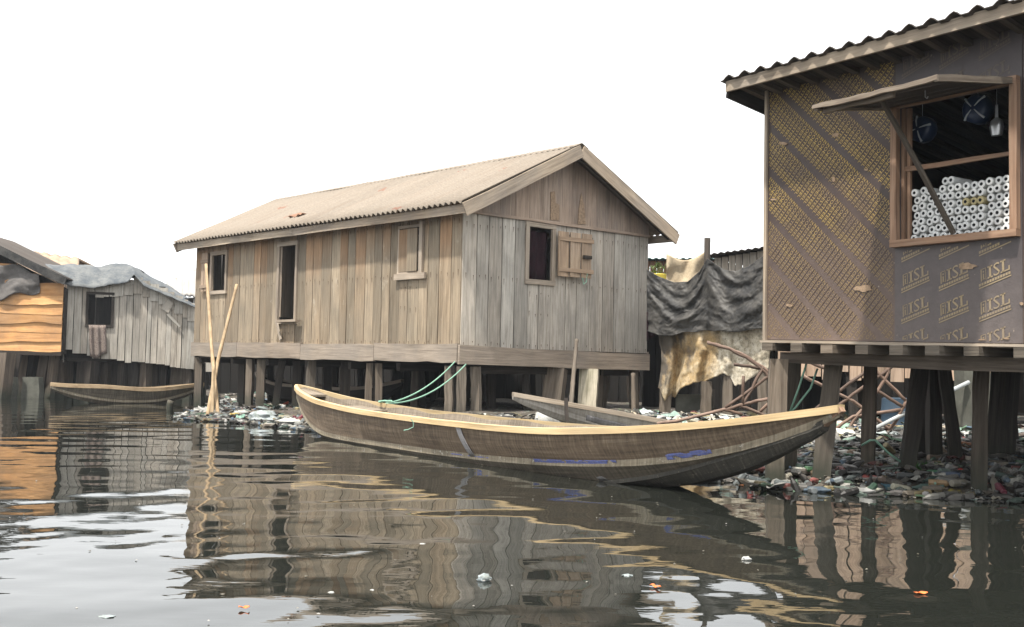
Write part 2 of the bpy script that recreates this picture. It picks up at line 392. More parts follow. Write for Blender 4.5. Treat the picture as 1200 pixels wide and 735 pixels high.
M['keel'] = hull_mat('dark_keel_board', (.02, .019, .016), (.05, .046, .038), (.11, .10, .08), (.38, .34, .27), (.58, .7))
M['metal_strip'] = hull_mat('dull_metal_strip', (.16, .15, .15), (.28, .27, .27), (.42, .41, .41))
M['white_paper'] = plain('white_paper_roll', (.66, .67, .66), .85, .2, .12)
M['yellow_paper'] = plain('yellowed_paper_roll', (.42, .36, .20), .85, .2, .2)
M['roll_core'] = plain('grey_card_core', (.10, .11, .12), .9)
M['blue_wrap'] = plain('dark_blue_wrap', (.018, .036, .095), .3, .5)
M['white_strap'] = plain('white_strap', (.62, .66, .70), .5)
M['steel'] = plain('dull_steel', (.45, .46, .47), .35, .5, Metallic=.8)
M['red_cloth'] = cloth('dark_red_curtain', (.014, .007, .009), (.030, .012, .016), None, .95, 4, .1)
M['yellow_plastic'] = plain('yellow_plastic', (.60, .48, .07), .45, .4)
M['leaf'] = plain('dull_green_leaf', (.09, .13, .035), .6)
M['teal_sheet'] = plain('teal_painted_sheet', (.13, .26, .25), .6)
M['concrete'] = plain('mossy_concrete', (.105, .105, .088), .9, .2, .5, 4)
M['pipe_grey'] = plain('grey_plastic_pipe', (.40, .42, .42), .5)
M['bottle'] = plain('cloudy_clear_plastic', (.36, .40, .42), .3, .5, .35, 14)
M['nail'] = plain('rusty_nail_stain', (.085, .05, .034), .9, .1)
M['bag_white'] = cloth('white_plastic_bag', (.34, .35, .34), (.52, .52, .50), None, .6, 9, .3, (.25, .24, .21))
M['bag_grey'] = cloth('grey_blue_plastic_bag', (.20, .24, .25), (.36, .40, .41), None, .5, 9, .35, (.18, .20, .18))
M['green_plastic'] = plain('green_plastic', (.035, .20, .06), .4, .4)
M['red_plastic'] = plain('red_plastic', (.50, .075, .06), .45, .4)
M['orange_plastic'] = plain('orange_plastic', (.75, .17, .04), .5, .4)
M['blue_plastic'] = plain('faded_blue_plastic', (.028, .05, .075), .6, .3)
M['weed'] = plain('bright_green_weed', (.05, .16, .03), .7)

# ------------------------------------------------------------------ world and sun
SD = V((-.23, -.367, 1)).normalized()
w = bpy.data.worlds.new("World"); scene.world = w; w.use_nodes = True
nt = w.node_tree; bg = nt.nodes["Background"]
sky = nt.nodes.new("ShaderNodeTexSky"); sky.sky_type = 'NISHITA'; sky.sun_disc = False
sky.sun_elevation = math.asin(SD.z); sky.sun_rotation = math.atan2(SD.x, SD.y); sky.dust_density = 6; sky.air_density = 1; sky.ozone_density = 1
mx = nt.nodes.new("ShaderNodeMix"); mx.data_type = 'RGBA'; mx.inputs[0].default_value = .82
nt.links.new(sky.outputs[0], mx.inputs[6]); mx.inputs[7].default_value = (9.3, 9.4, 9.4, 1)
nt.links.new(mx.outputs[2], bg.inputs[0]); bg.inputs[1].default_value = .112
sl = bpy.data.lights.new("sun", 'SUN'); sl.energy = 4.0; sl.angle = R(2.5); sl.color = (1, .95, .87)
so = bpy.data.objects.new("sun", sl); COL.objects.link(so); so.rotation_euler = SD.to_track_quat('Z', 'Y').to_euler(); so.location = (0, 0, 20)
scene.view_settings.view_transform = 'Standard'; scene.view_settings.look = 'None'; scene.view_settings.gamma = 1
scene.view_settings.exposure = 1.0
scene.cycles.use_denoising = True
scene.cycles.max_bounces = 6; scene.cycles.diffuse_bounces = 3; scene.cycles.glossy_bounces = 3
scene.cycles.sample_clamp_indirect = 8

hm = bpy.data.materials.new("dusty_harmattan_air"); hm.use_nodes = True; hn = hm.node_tree; hn.nodes.clear()
ho = hn.nodes.new('ShaderNodeOutputMaterial'); pv = hn.nodes.new('ShaderNodeVolumePrincipled'); hn.links.new(pv.outputs[0], ho.inputs['Volume'])
pv.inputs['Color'].default_value = (.80, .87, .95, 1); pv.inputs['Density'].default_value = HAZE; pv.inputs['Anisotropy'].default_value = .2
mb = MB(); mb.box((0, 170, 2.6), (320, 0, 0), (0, 250, 0), (0, 0, 4.4)); hz = obj('haze', mb, hm, None, kind='stuff'); hz['label'] = 'pale dusty haze in the air over the lagoon'
# ------------------------------------------------------------------ terrain, water
SHORE = [(-5.7, 19.9), (-4.6, 19.1), (-3.6, 18.1), (-2.7, 16.9), (-1.2, 15.4), (.3, 13.9), (1.5, 11.9), (1.95, 10.7), (2.4, 10.05), (3.0, 9.75), (3.7, 9.55), (4.6, 9.25), (6, 9.0), (9, 8.6), (16, 7.5),
         (60, 6), (60, 90), (-30, 90), (-17, 46), (-8.6, 33), (-6.6, 27), (-6.3, 22.5)]
_sh = np.array(SHORE)
def shore_sd(x, y):
    x = np.asarray(x, float); y = np.asarray(y, float)
    best = np.full(x.shape, 1e9); ins = np.zeros(x.shape, bool)
    for i in range(len(_sh)):
        a = _sh[i]; b = _sh[(i + 1) % len(_sh)]; d = b - a
        t = np.clip(((x - a[0]) * d[0] + (y - a[1]) * d[1]) / (d @ d), 0, 1)
        best = np.minimum(best, np.hypot(x - a[0] - t * d[0], y - a[1] - t * d[1]))
        c = ((a[1] > y) != (b[1] > y)) & (x < (b[0] - a[0]) * (y - a[1]) / (b[1] - a[1] + 1e-12) + a[0]); ins ^= c
    return np.where(ins, best, -best)
def gz(x, y, d=None):
    d = float(shore_sd(x, y)) if d is None else d
    d += .35 * MN.noise(V((x * 1.1, y * 1.1, 3)))
    lo_ = .035 if x < -1.5 else .06
    h = -.42 + (.42 + lo_) * min(1, max(0, (d + .8) / 1.1)) if d < .3 else lo_ + min(.22, (d - .3) * (.05 if x < -1.5 else .085))
    return h + .05 * MN.noise(V((x * 1.7, y * 1.7, 0))) + .035 * MN.noise(V((x * 5, y * 5, 1)))
mb = MB()
xs = np.concatenate([[-300, -120, -60, -30], np.arange(-14, 16.01, .2), [18, 22, 30, 45, 60, 120, 300]])
ys = np.concatenate([[-60, -20, 0, 5], np.arange(7.4, 36, .2), np.arange(36, 60, 1.5), [70, 90, 130, 200, 400]])
X, Y = np.meshgrid(xs, ys, indexing='ij'); D = shore_sd(X, Y)
nx, ny = len(xs), len(ys)
for i in range(nx):
    for j in range(ny):
        mb.v.append(V((xs[i], ys[j], gz(xs[i], ys[j], D[i, j]) if D[i, j] > -3 else -.45)))
for i in range(nx - 1):
    for j in range(ny - 1):
        a = i * ny + j; mb.face([a, a + ny, a + ny + 1, a + 1], [(0, 0)] * 4, 0, 0)
obj('ground', mb, M['ground'], smooth=180, kind='structure', origin=(0, 0, 0))

# water: real waves, finer towards the viewer
rows = [-60, -20, -4, 0]; y = 1.2
while y < 62: rows.append(y); y *= 1.0062
rows += [75, 100, 150, 250, 420]
ts = np.concatenate([[-40, -8, -2.5, -1.2], np.linspace(-.60, .60, 380), [1.2, 2.5, 8, 40]])
rows = np.array(rows); WX = np.outer(np.maximum(rows, 3.0), ts); WY = np.repeat(rows[:, None], len(ts), 1)
rs = np.random.RandomState(21); H = np.zeros_like(WX)
dy = np.maximum(np.abs(WY) * .0062, .009)
for i in range(84):
    lam = .15 * (1.5 / .15) ** rs.rand(); th = R(90) + rs.randn() * R(42)
    k = 6.283 / lam; slope = .0037 * (lam / .5) ** .12; amp = slope / k
    env = .65 + .35 * np.sin(WX * rs.uniform(.3, .8) + rs.rand() * 6 + WY * rs.uniform(.2, .6))
    fade = np.clip((lam / dy - 3) / 4, 0, 1)
    H += amp * env * fade * np.sin(k * (math.cos(th) * WX + math.sin(th) * WY) + rs.rand() * 6.28 + .6 * np.sin(WX * .7 + i))
mb = MB()
for p in np.stack([WX, WY, H], -1).reshape(-1, 3): mb.v.append(V(p))
nc = len(ts)
for i in range(len(rows) - 1):
    for j in range(nc - 1):
        a = i * nc + j; mb.face([a, a + 1, a + nc + 1, a + nc], [(0, 0)] * 4, 0, 0)
obj('water', mb, M['water'], smooth=180, kind='structure', origin=(0, 0, 0))

# ------------------------------------------------------------------ shared builders
def stilt(parent, top, bottom, wd=.13, mat='post', round_=False, td=None):
    mb = MB(); top = V(top); bottom = V(bottom)
    if round_: 
        n = 6
        mb.tube([bottom + (top - bottom) * (i / n) + V((random.uniform(-1, 1), random.uniform(-1, 1), 0)) * .012 for i in range(n + 1)], lambda f: wd / 2 * (1.1 - .2 * f), 9)
    else:
        a = random.uniform(-.5, .5); mb.board(bottom, top, wd, td or wd * random.uniform(.75, 1), (math.cos(a), math.sin(a), 0), 6, .007, .012)
    return obj('stilt', mb, M[mat], parent, smooth=40)

def corrugated(mb, P, du, dv, Lu, Lv, pitch, amp, sheet=.85, rowsN=2, rib=False, mi=0):
    """sheets of corrugated roofing: P corner, du along the eave, dv up the slope"""
    nrm = du.cross(dv).normalized()
    if nrm.z < 0: nrm = -nrm
    n = max(1, round(Lu / sheet)); sw = Lu / n
    for i in range(n):
        for r in range(rowsN):
            v0 = r * Lv / rowsN - (.10 if r else random.uniform(0, .02)); v1 = (r + 1) * Lv / rowsN
            per = max(1, round(sw / pitch)); k = 6 * per; lift = .008 * r; tilt = 0
            o = 0
            def fn(u, v):
                ph = (u * per) % 1.0
                if rib: h = amp * (1 if abs(ph - .5) < .10 else (0 if abs(ph - .5) > .22 else .62)) 
                else: h = amp * .5 * (1 + math.cos(6.28318 * ph))
                vv = v0 + (v1 - v0) * v
                wob = .012 * MN.noise(V((i + u, vv, 3.3)))
                return P + du * (i * sw + u * sw + o) + dv * vv + nrm * (h + lift + tilt * v + wob)
            rn = random.random(); base = len(mb.v); f0 = len(mb.f)
            mb.grid(fn, k, 4, mi, rn, 1, 1)
            for q in range(f0, len(mb.f)):
                mb.uv[q] = [((i * sw + a * sw), v0 + b * (v1 - v0)) for a, b in mb.uv[q]]

NAILS = []
def vplanks(mb, A, B, zb, zt, nrm, bw=.3, openings=(), th=.025, jag=0, mi=0, bounds=None, jw=.005, gap=.016, bwv=.2, lean=.004):
    """vertical boards on the line A-B; zb, zt numbers or functions of the distance s"""
    A = V(A); B = V(B); d = B - A; L = d.length; d.normalize(); nrm = V(nrm)
    fb = zb if callable(zb) else (lambda s: zb); ft = zt if callable(zt) else (lambda s: zt)
    cuts = {0., L}
    for o in openings: cuts |= {max(0, o[0]), min(L, o[1])}
    cuts = sorted(cuts); edges = []
    for a, b in zip(cuts[:-1], cuts[1:]):
        n = max(1, round((b - a) / bw)); ws = [random.uniform(1 - bwv, 1 + bwv) for _ in range(n)]; t = sum(ws); x = a
        for q in ws: edges.append((x, x + q / t * (b - a))); x += q / t * (b - a)
    for a, b in edges:
        m = (a + b) / 2; spans = [(fb(m) - random.uniform(0, jag), ft(m))]
        for o in openings:
            if o[0] - 1e-6 <= m <= o[1] + 1e-6:
                ns = []
                for lo, hi in spans:
                    if o[2] > lo + .03: ns.append((lo, min(hi, o[2])))
                    if o[3] < hi - .03: ns.append((max(lo, o[3]), hi))
                spans = ns
        off = random.uniform(-.006, .006)
        for lo, hi in spans:
            p = A + d * m + nrm * off
            NAILS.append((p + nrm * (th / 2 + .002), d, b - a, lo, hi, nrm))
            mb.board(V((p.x, p.y, lo)) + d * random.uniform(-lean, lean), V((p.x, p.y, hi)), b - a - gap, th, d, 4, jw, .004, mi)

def rect_frame(mb, A, d, nrm, s0, s1, z0, z1, w=.07, t=.05, mi=0, zf=None):
    """four frame timbers round an opening, standing proud of the wall"""
    zf = zf or (lambda s: 0); A = V(A); P = lambda s, z: V((A.x + d.x * s + nrm.x * t * .4, A.y + d.y * s + nrm.y * t * .4, z + zf(s)))
    mb.board(P(s0 - w, z0 - w / 2), P(s1 + w, z0 - w / 2), w, t + .014, UP, 3, .003, .002, mi)
    mb.board(P(s0 - w, z1 + w / 2), P(s1 + w, z1 + w / 2), w, t + .006, UP, 3, .003, .002, mi)
    mb.board(P(s0 - w / 2, z0), P(s0 - w / 2, z1), w, t, d, 3, .003, .002, mi)
    mb.board(P(s1 + w / 2, z0), P(s1 + w / 2, z1), w, t, d, 3, .003, .002, mi)

# ------------------------------------------------------------------ 1. the main stilt house
O1 = V((-.86, 18.5, 0)); Ld = V((-.661, .7504, 0)).normalized(); Gd = V((.7504, .661, 0)).normalized()
LL, GG = 9.98, 4.66
sag = lambda l: .010 * l
def hp(l, g, z): return V((O1.x + Ld.x * l + Gd.x * g, O1.y + Ld.y * l + Gd.y * g, z + sag(l)))
def lw(px, py): p = onplane(px, py, O1, -Gd); l = (p - O1).dot(Ld); return l, p.z - sag(l)
def gw(px, py): p = onplane(px, py, O1, -Ld); return (p - O1).dot(Gd), p.z
house = thing('stilt_house', 'big weathered plank house on stilts with a tan corrugated gable roof, behind the long canoe', 'house', (O1.x, O1.y, 0))
ZS0, ZS1, ZT = 1.085, 1.40, 3.80
w1a, w1b = lw(249, 341), lw(266, 298); d_a, d_b = lw(327, 375), lw(348.5, 287); w3a, w3b = lw(469, 320), lw(493, 266)
win1 = (w1b[0], w1a[0], w1a[1], w1b[1]); door = (d_b[0], d_a[0], d_a[1], d_b[1]); win3 = (w3b[0], w3a[0], w3a[1], w3b[1])
mb = MB(); vplanks(mb, hp(0, 0, 0), hp(LL, 0, 0), lambda s: 1.37 + sag(s), lambda s: ZT + sag(s), -Gd, .30,
                   [(o[0], o[1], o[2] + sag(o[0]), o[3] + sag(o[0])) for o in (win1, door, win3)])
def nail_heads(parent):
    nb = MB()
    for p, d, w_, lo, hi, nn in NAILS:
        for z in (lo + .07, lo + (hi - lo) * .52, hi - .25):
            if hi - lo < .5 and z != lo + .07: continue
            for sx_ in (-.28, .27):
                q = p + d * (w_ * sx_ + random.uniform(-.02, .02)); q.z = z + random.uniform(-.03, .03); h = random.uniform(.010, .05); o = len(nb.v)
                for k in range(6): nb.v.append(q + d * (.009 * math.cos(k * 1.047)) + UP * (.009 * math.sin(k * 1.047)) + nn * .004)
                nb.face(list(range(o, o + 6)), [(0, 0)] * 6, .5, 0); o = len(nb.v)
                nb.v += [q - d * .006 + nn * .003, q + d * .006 + nn * .003, q + d * .002 - UP * h * 2 + nn * .003, q - d * .002 - UP * h * 2 + nn * .003]; nb.face([o, o + 1, o + 2, o + 3], [(0, 0)] * 4, .5, 0)
    NAILS.clear(); o = obj('nail_stain', nb, M['nail'], parent); o['kind'] = 'stuff'; return o
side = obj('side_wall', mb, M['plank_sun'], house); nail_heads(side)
ga, gb = gw(618, 327), gw(646, 269); gwin = (ga[0], gb[0], ga[1], gb[1])
mb = MB(); vplanks(mb, hp(0, 0, 0), hp(0, GG, 0), 1.37, 3.72, -Ld, .33, [gwin]); nail_heads(obj('front_wall', mb, M['plank_grey'], house))
mb = MB(); vplanks(mb, hp(LL, 0, 0), hp(LL, GG, 0), 1.37, 3.72, Ld, .33); vplanks(mb, hp(0, GG, 0), hp(LL, GG, 0), 1.37, lambda s: ZT + sag(s), Gd, .33)
obj('rear_wall', mb, M['plank_grey'], house)
RZ, EZ = 5.02, 3.71                         # ridge and eave heights of the sheet underside
rake = lambda g: EZ + (RZ - EZ) * (1 - abs(g - GG / 2) / (GG / 2 + .3))
for l0, name in ((0, 'gable_panel'), (LL, 'gable_panel')):
    mb = MB(); g = .02
    while g < GG - .05:
        g1 = min(GG - .02, g + random.uniform(.30, .42)); sgn = -1 if l0 == 0 else 1
        p = hp(l0, 0, 0) + Ld * (.022 * sgn)
        pts = [V((p.x + Gd.x * q, p.y + Gd.y * q, z)) for q, z in ((g, 3.66), (g1 - .004, 3.66), (g1 - .004, rake(g1) - .02))]
        if g < GG / 2 < g1: pts.append(V((p.x + Gd.x * GG / 2, p.y + Gd.y * GG / 2, RZ - .02)))
        pts.append(V((p.x + Gd.x * g, p.y + Gd.y * g, rake(g) - .02)))
        mb.poly_prism(pts, Ld * (.02 * sgn)); g = g1
    b0 = hp(l0, .0, 3.655) + Ld * (.045 * sgn); b1 = hp(l0, GG, 3.655) + Ld * (.045 * sgn)
    mb.board(b0, b1, .05, .03, UP, 6, .004)
    ob_ = obj(name, mb, M['gable'], house)
    if l0 == 0:                              # two pale scraps of board nailed on the gable
        m2 = MB(); p = lambda px, py: onplane(px, py, O1 - Ld * .05, -Ld)
        m2.poly_prism([p(645, 258), p(655, 258), p(655, 240), p(651, 238), p(650, 224), p(645, 225)], -Ld * .01)
        obj('nailed_scrap', m2, M['raw_ply'], ob_); m2 = MB()
        m2.poly_prism([p(677, 263), p(686, 263), p(684, 240), p(681, 226), p(678, 246)], -Ld * .01)
        obj('nailed_scrap', m2, M['raw_ply'], ob_)
mb = MB(); l = 0
for seg in (2.45, 2.6, 2.7, 2.3):
    l1 = min(l + seg, LL + .02); jz = random.uniform(-.015, .015)
    mb.board(hp(l, -.04, (ZS0 + ZS1) / 2 + jz), hp(l1 - .012, -.04, (ZS0 + ZS1) / 2 + jz), ZS1 - ZS0, .05, UP, 6, .012, .006); l = l1
mb.board(hp(-.045, -.06, 1.235), hp(-.045, GG + .02, 1.20), .315, .05, UP, 7, .01, .006)
mb.board(hp(LL + .04, -.02, 1.235), hp(LL + .04, GG, 1.235), .31, .05, UP, 5, .01, .006)
mb.board(hp(0, GG + .04, 1.235), hp(LL, GG + .04, 1.235), .31, .05, UP, 5, .01, .006)
obj('skirt_board', mb, M['skirt'], house)
mb = MB(); mb.box(hp(LL / 2, GG / 2, 1.12), Ld * (LL / 2 - .03), Gd * (GG / 2 - .02), UP * .05)
for k in range(7): mb.board(hp(.2 + k * 1.58, .02, .99), hp(.2 + k * 1.58, GG - .05, .99), .14, .1, UP, 3)
obj('floor', mb, M['dark_wood'], house)
# roof
mb = MB(); slope = V((Gd.x * (GG / 2 + .3), Gd.y * (GG / 2 + .3), RZ - EZ)); SL = slope.length; dv1 = slope.normalized()
rl = (hp(10.43, 0, 0) - hp(-.45, 0, 0)); 
du = (hp(10.43, -.3, EZ) - hp(-.45, -.3, EZ)); LU = du.length; du.normalize()
corrugated(mb, hp(-.45, -.3, EZ + .02) - dv1 * .05, du, dv1, LU, SL + .06, .15, .055, .9, 1)
s2 = V((-Gd.x * (GG / 2 + .3), -Gd.y * (GG / 2 + .3), RZ - EZ)).normalized()
corrugated(mb, hp(-.45, GG + .3, EZ + .02) - s2 * .05, du, s2, LU, SL + .06, .15, .055, .9, 1)
rf = obj('roof', mb, M['roof'], house, smooth=60, solid=.008)
mb = MB(); pts = lambda g, z: None
for i in range(6):
    l0 = -.47 + i * 1.82; l1 = l0 + 1.86
    for sg in (-1, 1):
        a = hp(l0, GG / 2, RZ + .075); b = hp(l1, GG / 2, RZ + .075)
        off = Gd * (sg * .16) - UP * .075
        o_ = len(mb.v)
        mb.board((a + a + off) / 2, (b + b + off) / 2, .18, .008, off, 3, .004, .006)
obj('ridge_cap', mb, M['roof'], rf)
rn_ = du.cross(dv1).normalized(); rn_ = rn_ if rn_.z > 0 else -rn_
p = onplane(353, 254, hp(0, -.3, EZ + .07), rn_); mb = MB(); mb.grid(lambda u, v: p + du * (.5 * u) + dv1 * (.14 * v) + rn_ * (.03 + .03 * math.sin(u * 9 + v * 4)), 8, 4)
tag(obj('red_scrap', mb, M['rust_sheet'], None, 60, solid=.01), 'small rusty red scrap lying on the tan corrugated roof', 'scrap')
# fascia, bargeboards
mb = MB(); mb.board(hp(-.46, -.28, EZ - .085), hp(5.1, -.28, EZ - .09), .15, .03, UP, 6, .005, .006); mb.board(hp(5.12, -.275, EZ - .085), hp(10.45, -.28, EZ - .085), .15, .03, UP, 6, .005, .006)
mb.board(hp(-.46, GG + .28, EZ - .085), hp(10.45, GG + .28, EZ - .085), .15, .03, UP, 6, .005, .006)
obj('fascia', mb, M['fascia'], house)
for le in (-.465, 10.445):
    mb = MB()
    for sg in (-1, 1):
        a = hp(le, GG / 2 + sg * (GG / 2 + .34), EZ - .11); b = hp(le, GG / 2 + sg * .005, RZ - .07)
        mb.board(a, b, .22, .03, UP, 5, .005, .008)
    obj('bargeboard', mb, M['fascia'], house)
mb = MB()
for k in range(10):
    for sg in (-1, 1):
        mb.board(hp(-.3 + k * 1.15, GG / 2 + sg * (GG / 2 + .27), EZ - .07), hp(-.3 + k * 1.15, GG / 2 + sg * .02, RZ - .08), .08, .05, UP, 2)
obj('rafter', mb, M['dark_wood'], house)
# openings: window on the far left with an open board shutter
A0 = hp(0, 0, 0)
mb = MB(); rect_frame(mb, A0, Ld, -Gd, *win1, .085, .05, 0, sag); wn = obj('window', mb, M['frame'], house)
mb = MB()
c0 = lw(240, 342); c1 = lw(248, 309)
for k in range(2):
    s = c1[0] + (c0[0] - c1[0]) * (k + .5) / 2 + .05
    mb.board(hp(s, -.07, c0[1]), hp(s, -.07, c1[1] + .25), abs(c0[0] - c1[0]) / 2 - .01, .022, Ld, 3)
for z in (c0[1] + .12, c1[1] + .05): mb.board(hp(c1[0], -.092, z), hp(c0[0] + .08, -.092, z), .07, .02, UP, 2)
obj('shutter', mb, M['shutter'], wn)
mb = MB(); rect_frame(mb, A0, Ld, -Gd, *door, .085, .05, 0, sag); dr = obj('door', mb, M['frame'], house)
mb = MB(); w_ = (door[1] - door[0])
hinge = hp(door[1] - .02, .0, 0); inn = (Ld * .55 + Gd * .83).normalized()   # the leaf swings inwards on its far side
mb.board(hinge + UP * (door[2] + sag(door[1])) + inn * .3, hinge + UP * (door[3] + sag(door[1])) + inn * .3, .58, .03, inn, 3)
obj('door_leaf', mb, M['frame'], dr)
mb = MB(); q = lambda px, py, o=.06: onplane(px, py, O1 - Gd * o, -Gd)
mb.board(q(324, 377), q(329, 398), .08, .02, Ld, 2); mb.board(q(326, 377, .12), q(349, 376, .12), .05, .12, UP, 2)
obj('door_step', mb, M['frame'], dr)
mb = MB(); rect_frame(mb, A0, Ld, -Gd, *win3, .05, .04, 0, sag)
P3 = lambda s, z, o: hp(s, -o, z)
mb.board(P3(win3[0] - .25, win3[2] - .08, .06), P3(win3[1] + .08, win3[2] - .08, .06), .1, .05, UP, 2)
mb.board(P3(win3[0] - .1, win3[2] - .05, .05), P3(win3[0] - .1, win3[3] + .1, .05), .09, .05, Ld, 2); wn3 = obj('window', mb, M['frame'], house)
mb = MB(); ww = (win3[1] - win3[0]) / 2
for k in range(2): mb.board(P3(win3[0] + ww * (k + .5) + .01, win3[2] + .01, .03 + .03 * (1 - k)), P3(win3[0] + ww * (k + .5) + .01, win3[3] - .02, .03 + .03 * (1 - k)), ww - .012, .022, Ld, 3)
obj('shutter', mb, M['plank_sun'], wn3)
mb = MB(); rect_frame(mb, A0, Gd, -Ld, *gwin, .085, .05); gwn = obj('window', mb, M['frame'], house)
s0 = gw(648, 325); s1 = gw(685, 276)
mb = MB(); wd = (s1[0] - s0[0]) / 3
sh = lambda g, z, o: hp(0, 0, z) + Gd * g - Ld * (o + .12 * (g - s0[0]))
for k in range(3): mb.board(sh(s0[0] + wd * (k + .5) + .01, s0[1] + .02, .10), sh(s0[0] + wd * (k + .5) + .01, s1[1], .10), wd - .012, .022, Gd, 3)
for z in (s0[1] + .14, s1[1] - .13): mb.board(sh(s0[0] + .02, z, .125), sh(s1[0] + .02, z, .125), .075, .022, UP, 2)
sht = obj('shutter', mb, M['shutter'], gwn)
mb = MB(); mb.box(sh(s1[0] - .14, s0[1] + .40, .15), Gd * .10, UP * .03, Ld * .02); obj('latch', mb, M['dark_wood'], sht); mb = MB(); mb.tube([sh(s1[0] - .25, s0[1] + .02, .15), sh(s1[0] - .22, s0[1] - .10, .15), sh(s1[0] - .16, s0[1] - .05, .15), sh(s1[0] - .14, s0[1] + .1, .15)], .008, 5)
obj('tie_cord', mb, M['rope_green'], sht)
mb = MB()
mb.grid(lambda u, v: hp(.10 + .03 * math.sin(u * 14), gwin[0] + .02 + (gwin[1] - gwin[0]) * u, gwin[2] - .05 + (gwin[3] - gwin[2]) * v), 16, 4)
obj('curtain', mb, M['red_cloth'], gwn, smooth=180, solid=.006)
# stilts
def st_long(px, w=.13, mat='post', off=.06, lean=0, rd=False):
    l, z = lw(px, 420); t = hp(l, off, 1.04); b = hp(l - lean, off, 0); b.z = min(-.1, gz(b.x, b.y) - .15); stilt(house, t, b, w, mat, rd)
for px, wd_, m_, of, ln in ((231, .17, 'post', .06, .05), (262, .17, 'post_dark', .5, 0), (290, .15, 'post', .07, 0), (303, .17, 'post', .08, -.02), (316, .15, 'post_dark', .3, -.25),
                        (333, .15, 'post_dark', .3, 0), (348, .16, 'post_dark', .7, .1), (360, .16, 'post', .1, 0), (380, .2, 'post_dark', .5, 0), (397, .13, 'post_dark', .9, 0), (411, .14, 'post_dark', .6, .03),
                        (431, .13, 'post', .05, -.02), (440, .13, 'post', .08, .02), (460, .12, 'post_dark', .5, 0), (478, .12, 'post_dark', 1.2, .1), (500, .14, 'post_dark', .7, 0), (524, .14, 'post', .05, 0), (539, .14, 'post', .03, 0)):
    st_long(px, wd_, m_, of, ln)
def st_gab(px, w=.14, mat='post', off=.08, lean=0, top=1.04, rd=False):
    g, z = gw(px, 428); t = hp(off, g, top); b = hp(off, g + lean, 0); b.z = gz(b.x, b.y) - .15; stilt(house, t, b, w, mat, rd)
for a in ((560, .15, 'post', .06, .03), (575, .13, 'post_dark', .8, 0), (615, .14, 'post_dark', .9, 0), (658, .34, 'post', .12, -.12), (692, .34, 'post_pale', .02, -.05), (712, .18, 'post', .25, -.06), (722, .2, 'post', .3, -.15), (745, .13, 'post', .06, .02), (752, .12, 'post', .2, .05)): st_gab(*a)
for g in (1.7, 3.3, GG - .1):
    for k in range(7): 
        t = hp(.3 + 1.55 * k + random.uniform(-.2, .2), g, 1.0); b = V(t); b.z = -.3; b.x += random.uniform(-.12, .12); stilt(house, t, b, random.uniform(.11, .17), 'post_dark', random.random() < .4)

# ------------------------------------------------------------------ 2. the plywood shop on stilts at the right
O2 = V((2.42, 10.5, 0)); T2 = V((.574, -.819, 0)).normalized(); B2 = V((.819, .574, 0)).normalized()
def sp(s, b, z): return V((O2.x + T2.x * s + B2.x * b, O2.y + T2.y * s + B2.y * b, z))
zb2 = lambda s: 1.345 - .022 * s
def sw(px, py): p = onplane(px, py, O2, -B2); return (p - O2).dot(T2), p.z
shop = thing('plywood_shop', 'brown printed plywood shop on stilts with a propped open window hatch, nearest building', 'shop', (O2.x, O2.y, 0))
S_A, S_B, S_E = 1.425, 2.56, 5.4
wi = (1.475, 2.485, 2.165, 3.29)            # clear window opening s0 s1 z0 z1
ZT2 = 3.74
roofz = lambda b: 3.80 - .16 * (b + .4)
def panel(mb, s0, s1, z0f, z1, out=0., mi=0):
    mb.poly_prism([sp(s0, -out, z0f(s0)), sp(s1, -out, z0f(s1)), sp(s1, -out, z1), sp(s0, -out, z1)], B2 * .018, mi)
mb = MB(); panel(mb, 0, S_A - .003, zb2, ZT2); pl = obj('wall_panel', mb, M['film_brown'], shop, label='brown plywood panel printed all over with small gold lettering')
mb = MB(); panel(mb, S_A, S_B, zb2, wi[2], .004); panel(mb, S_A, S_B, lambda s: wi[3], ZT2, .004)
panel(mb, S_A, wi[0], lambda s: wi[2], wi[3], .004); panel(mb, wi[1], S_B, lambda s: wi[2], wi[3], .004)
pg = obj('wall_panel', mb, M['film_grey'], shop, label='grey plywood panel printed with large gold logos')
mb = MB(); panel(mb, S_B + .003, S_E, zb2, ZT2); pr = obj('wall_panel', mb, M['film_brown'], shop)
mb = MB()                                    # other walls, floor and ceiling close the room
mb.poly_prism([sp(0, .02, 1.34), sp(0, 4, 1.34), sp(0, 4, roofz(4) - .02), sp(0, .02, roofz(0) - .02)], T2 * .02)
mb.poly_prism([sp(S_E - .02, .02, 1.26), sp(S_E - .02, 4, 1.26), sp(S_E - .02, 4, roofz(4) - .02), sp(S_E - .02, .02, roofz(0) - .02)], T2 * .02)
mb.poly_prism([sp(0.02, 4, 1.3), sp(S_E, 4, 1.3), sp(S_E, 4, roofz(4) - .02), sp(0.02, 4, roofz(4) - .02)], B2 * .02)
obj('rear_wall', mb, M['film_brown'], shop)
mb = MB(); mb.poly_prism([sp(-.02, -.03, zb2(0) - .035), sp(S_E, -.03, zb2(S_E) - .035), sp(S_E, 4.0, zb2(S_E) - .035), sp(-.02, 4.0, zb2(0) - .035)], UP * .03)
obj('floor_board', mb, M['skirt'], shop)

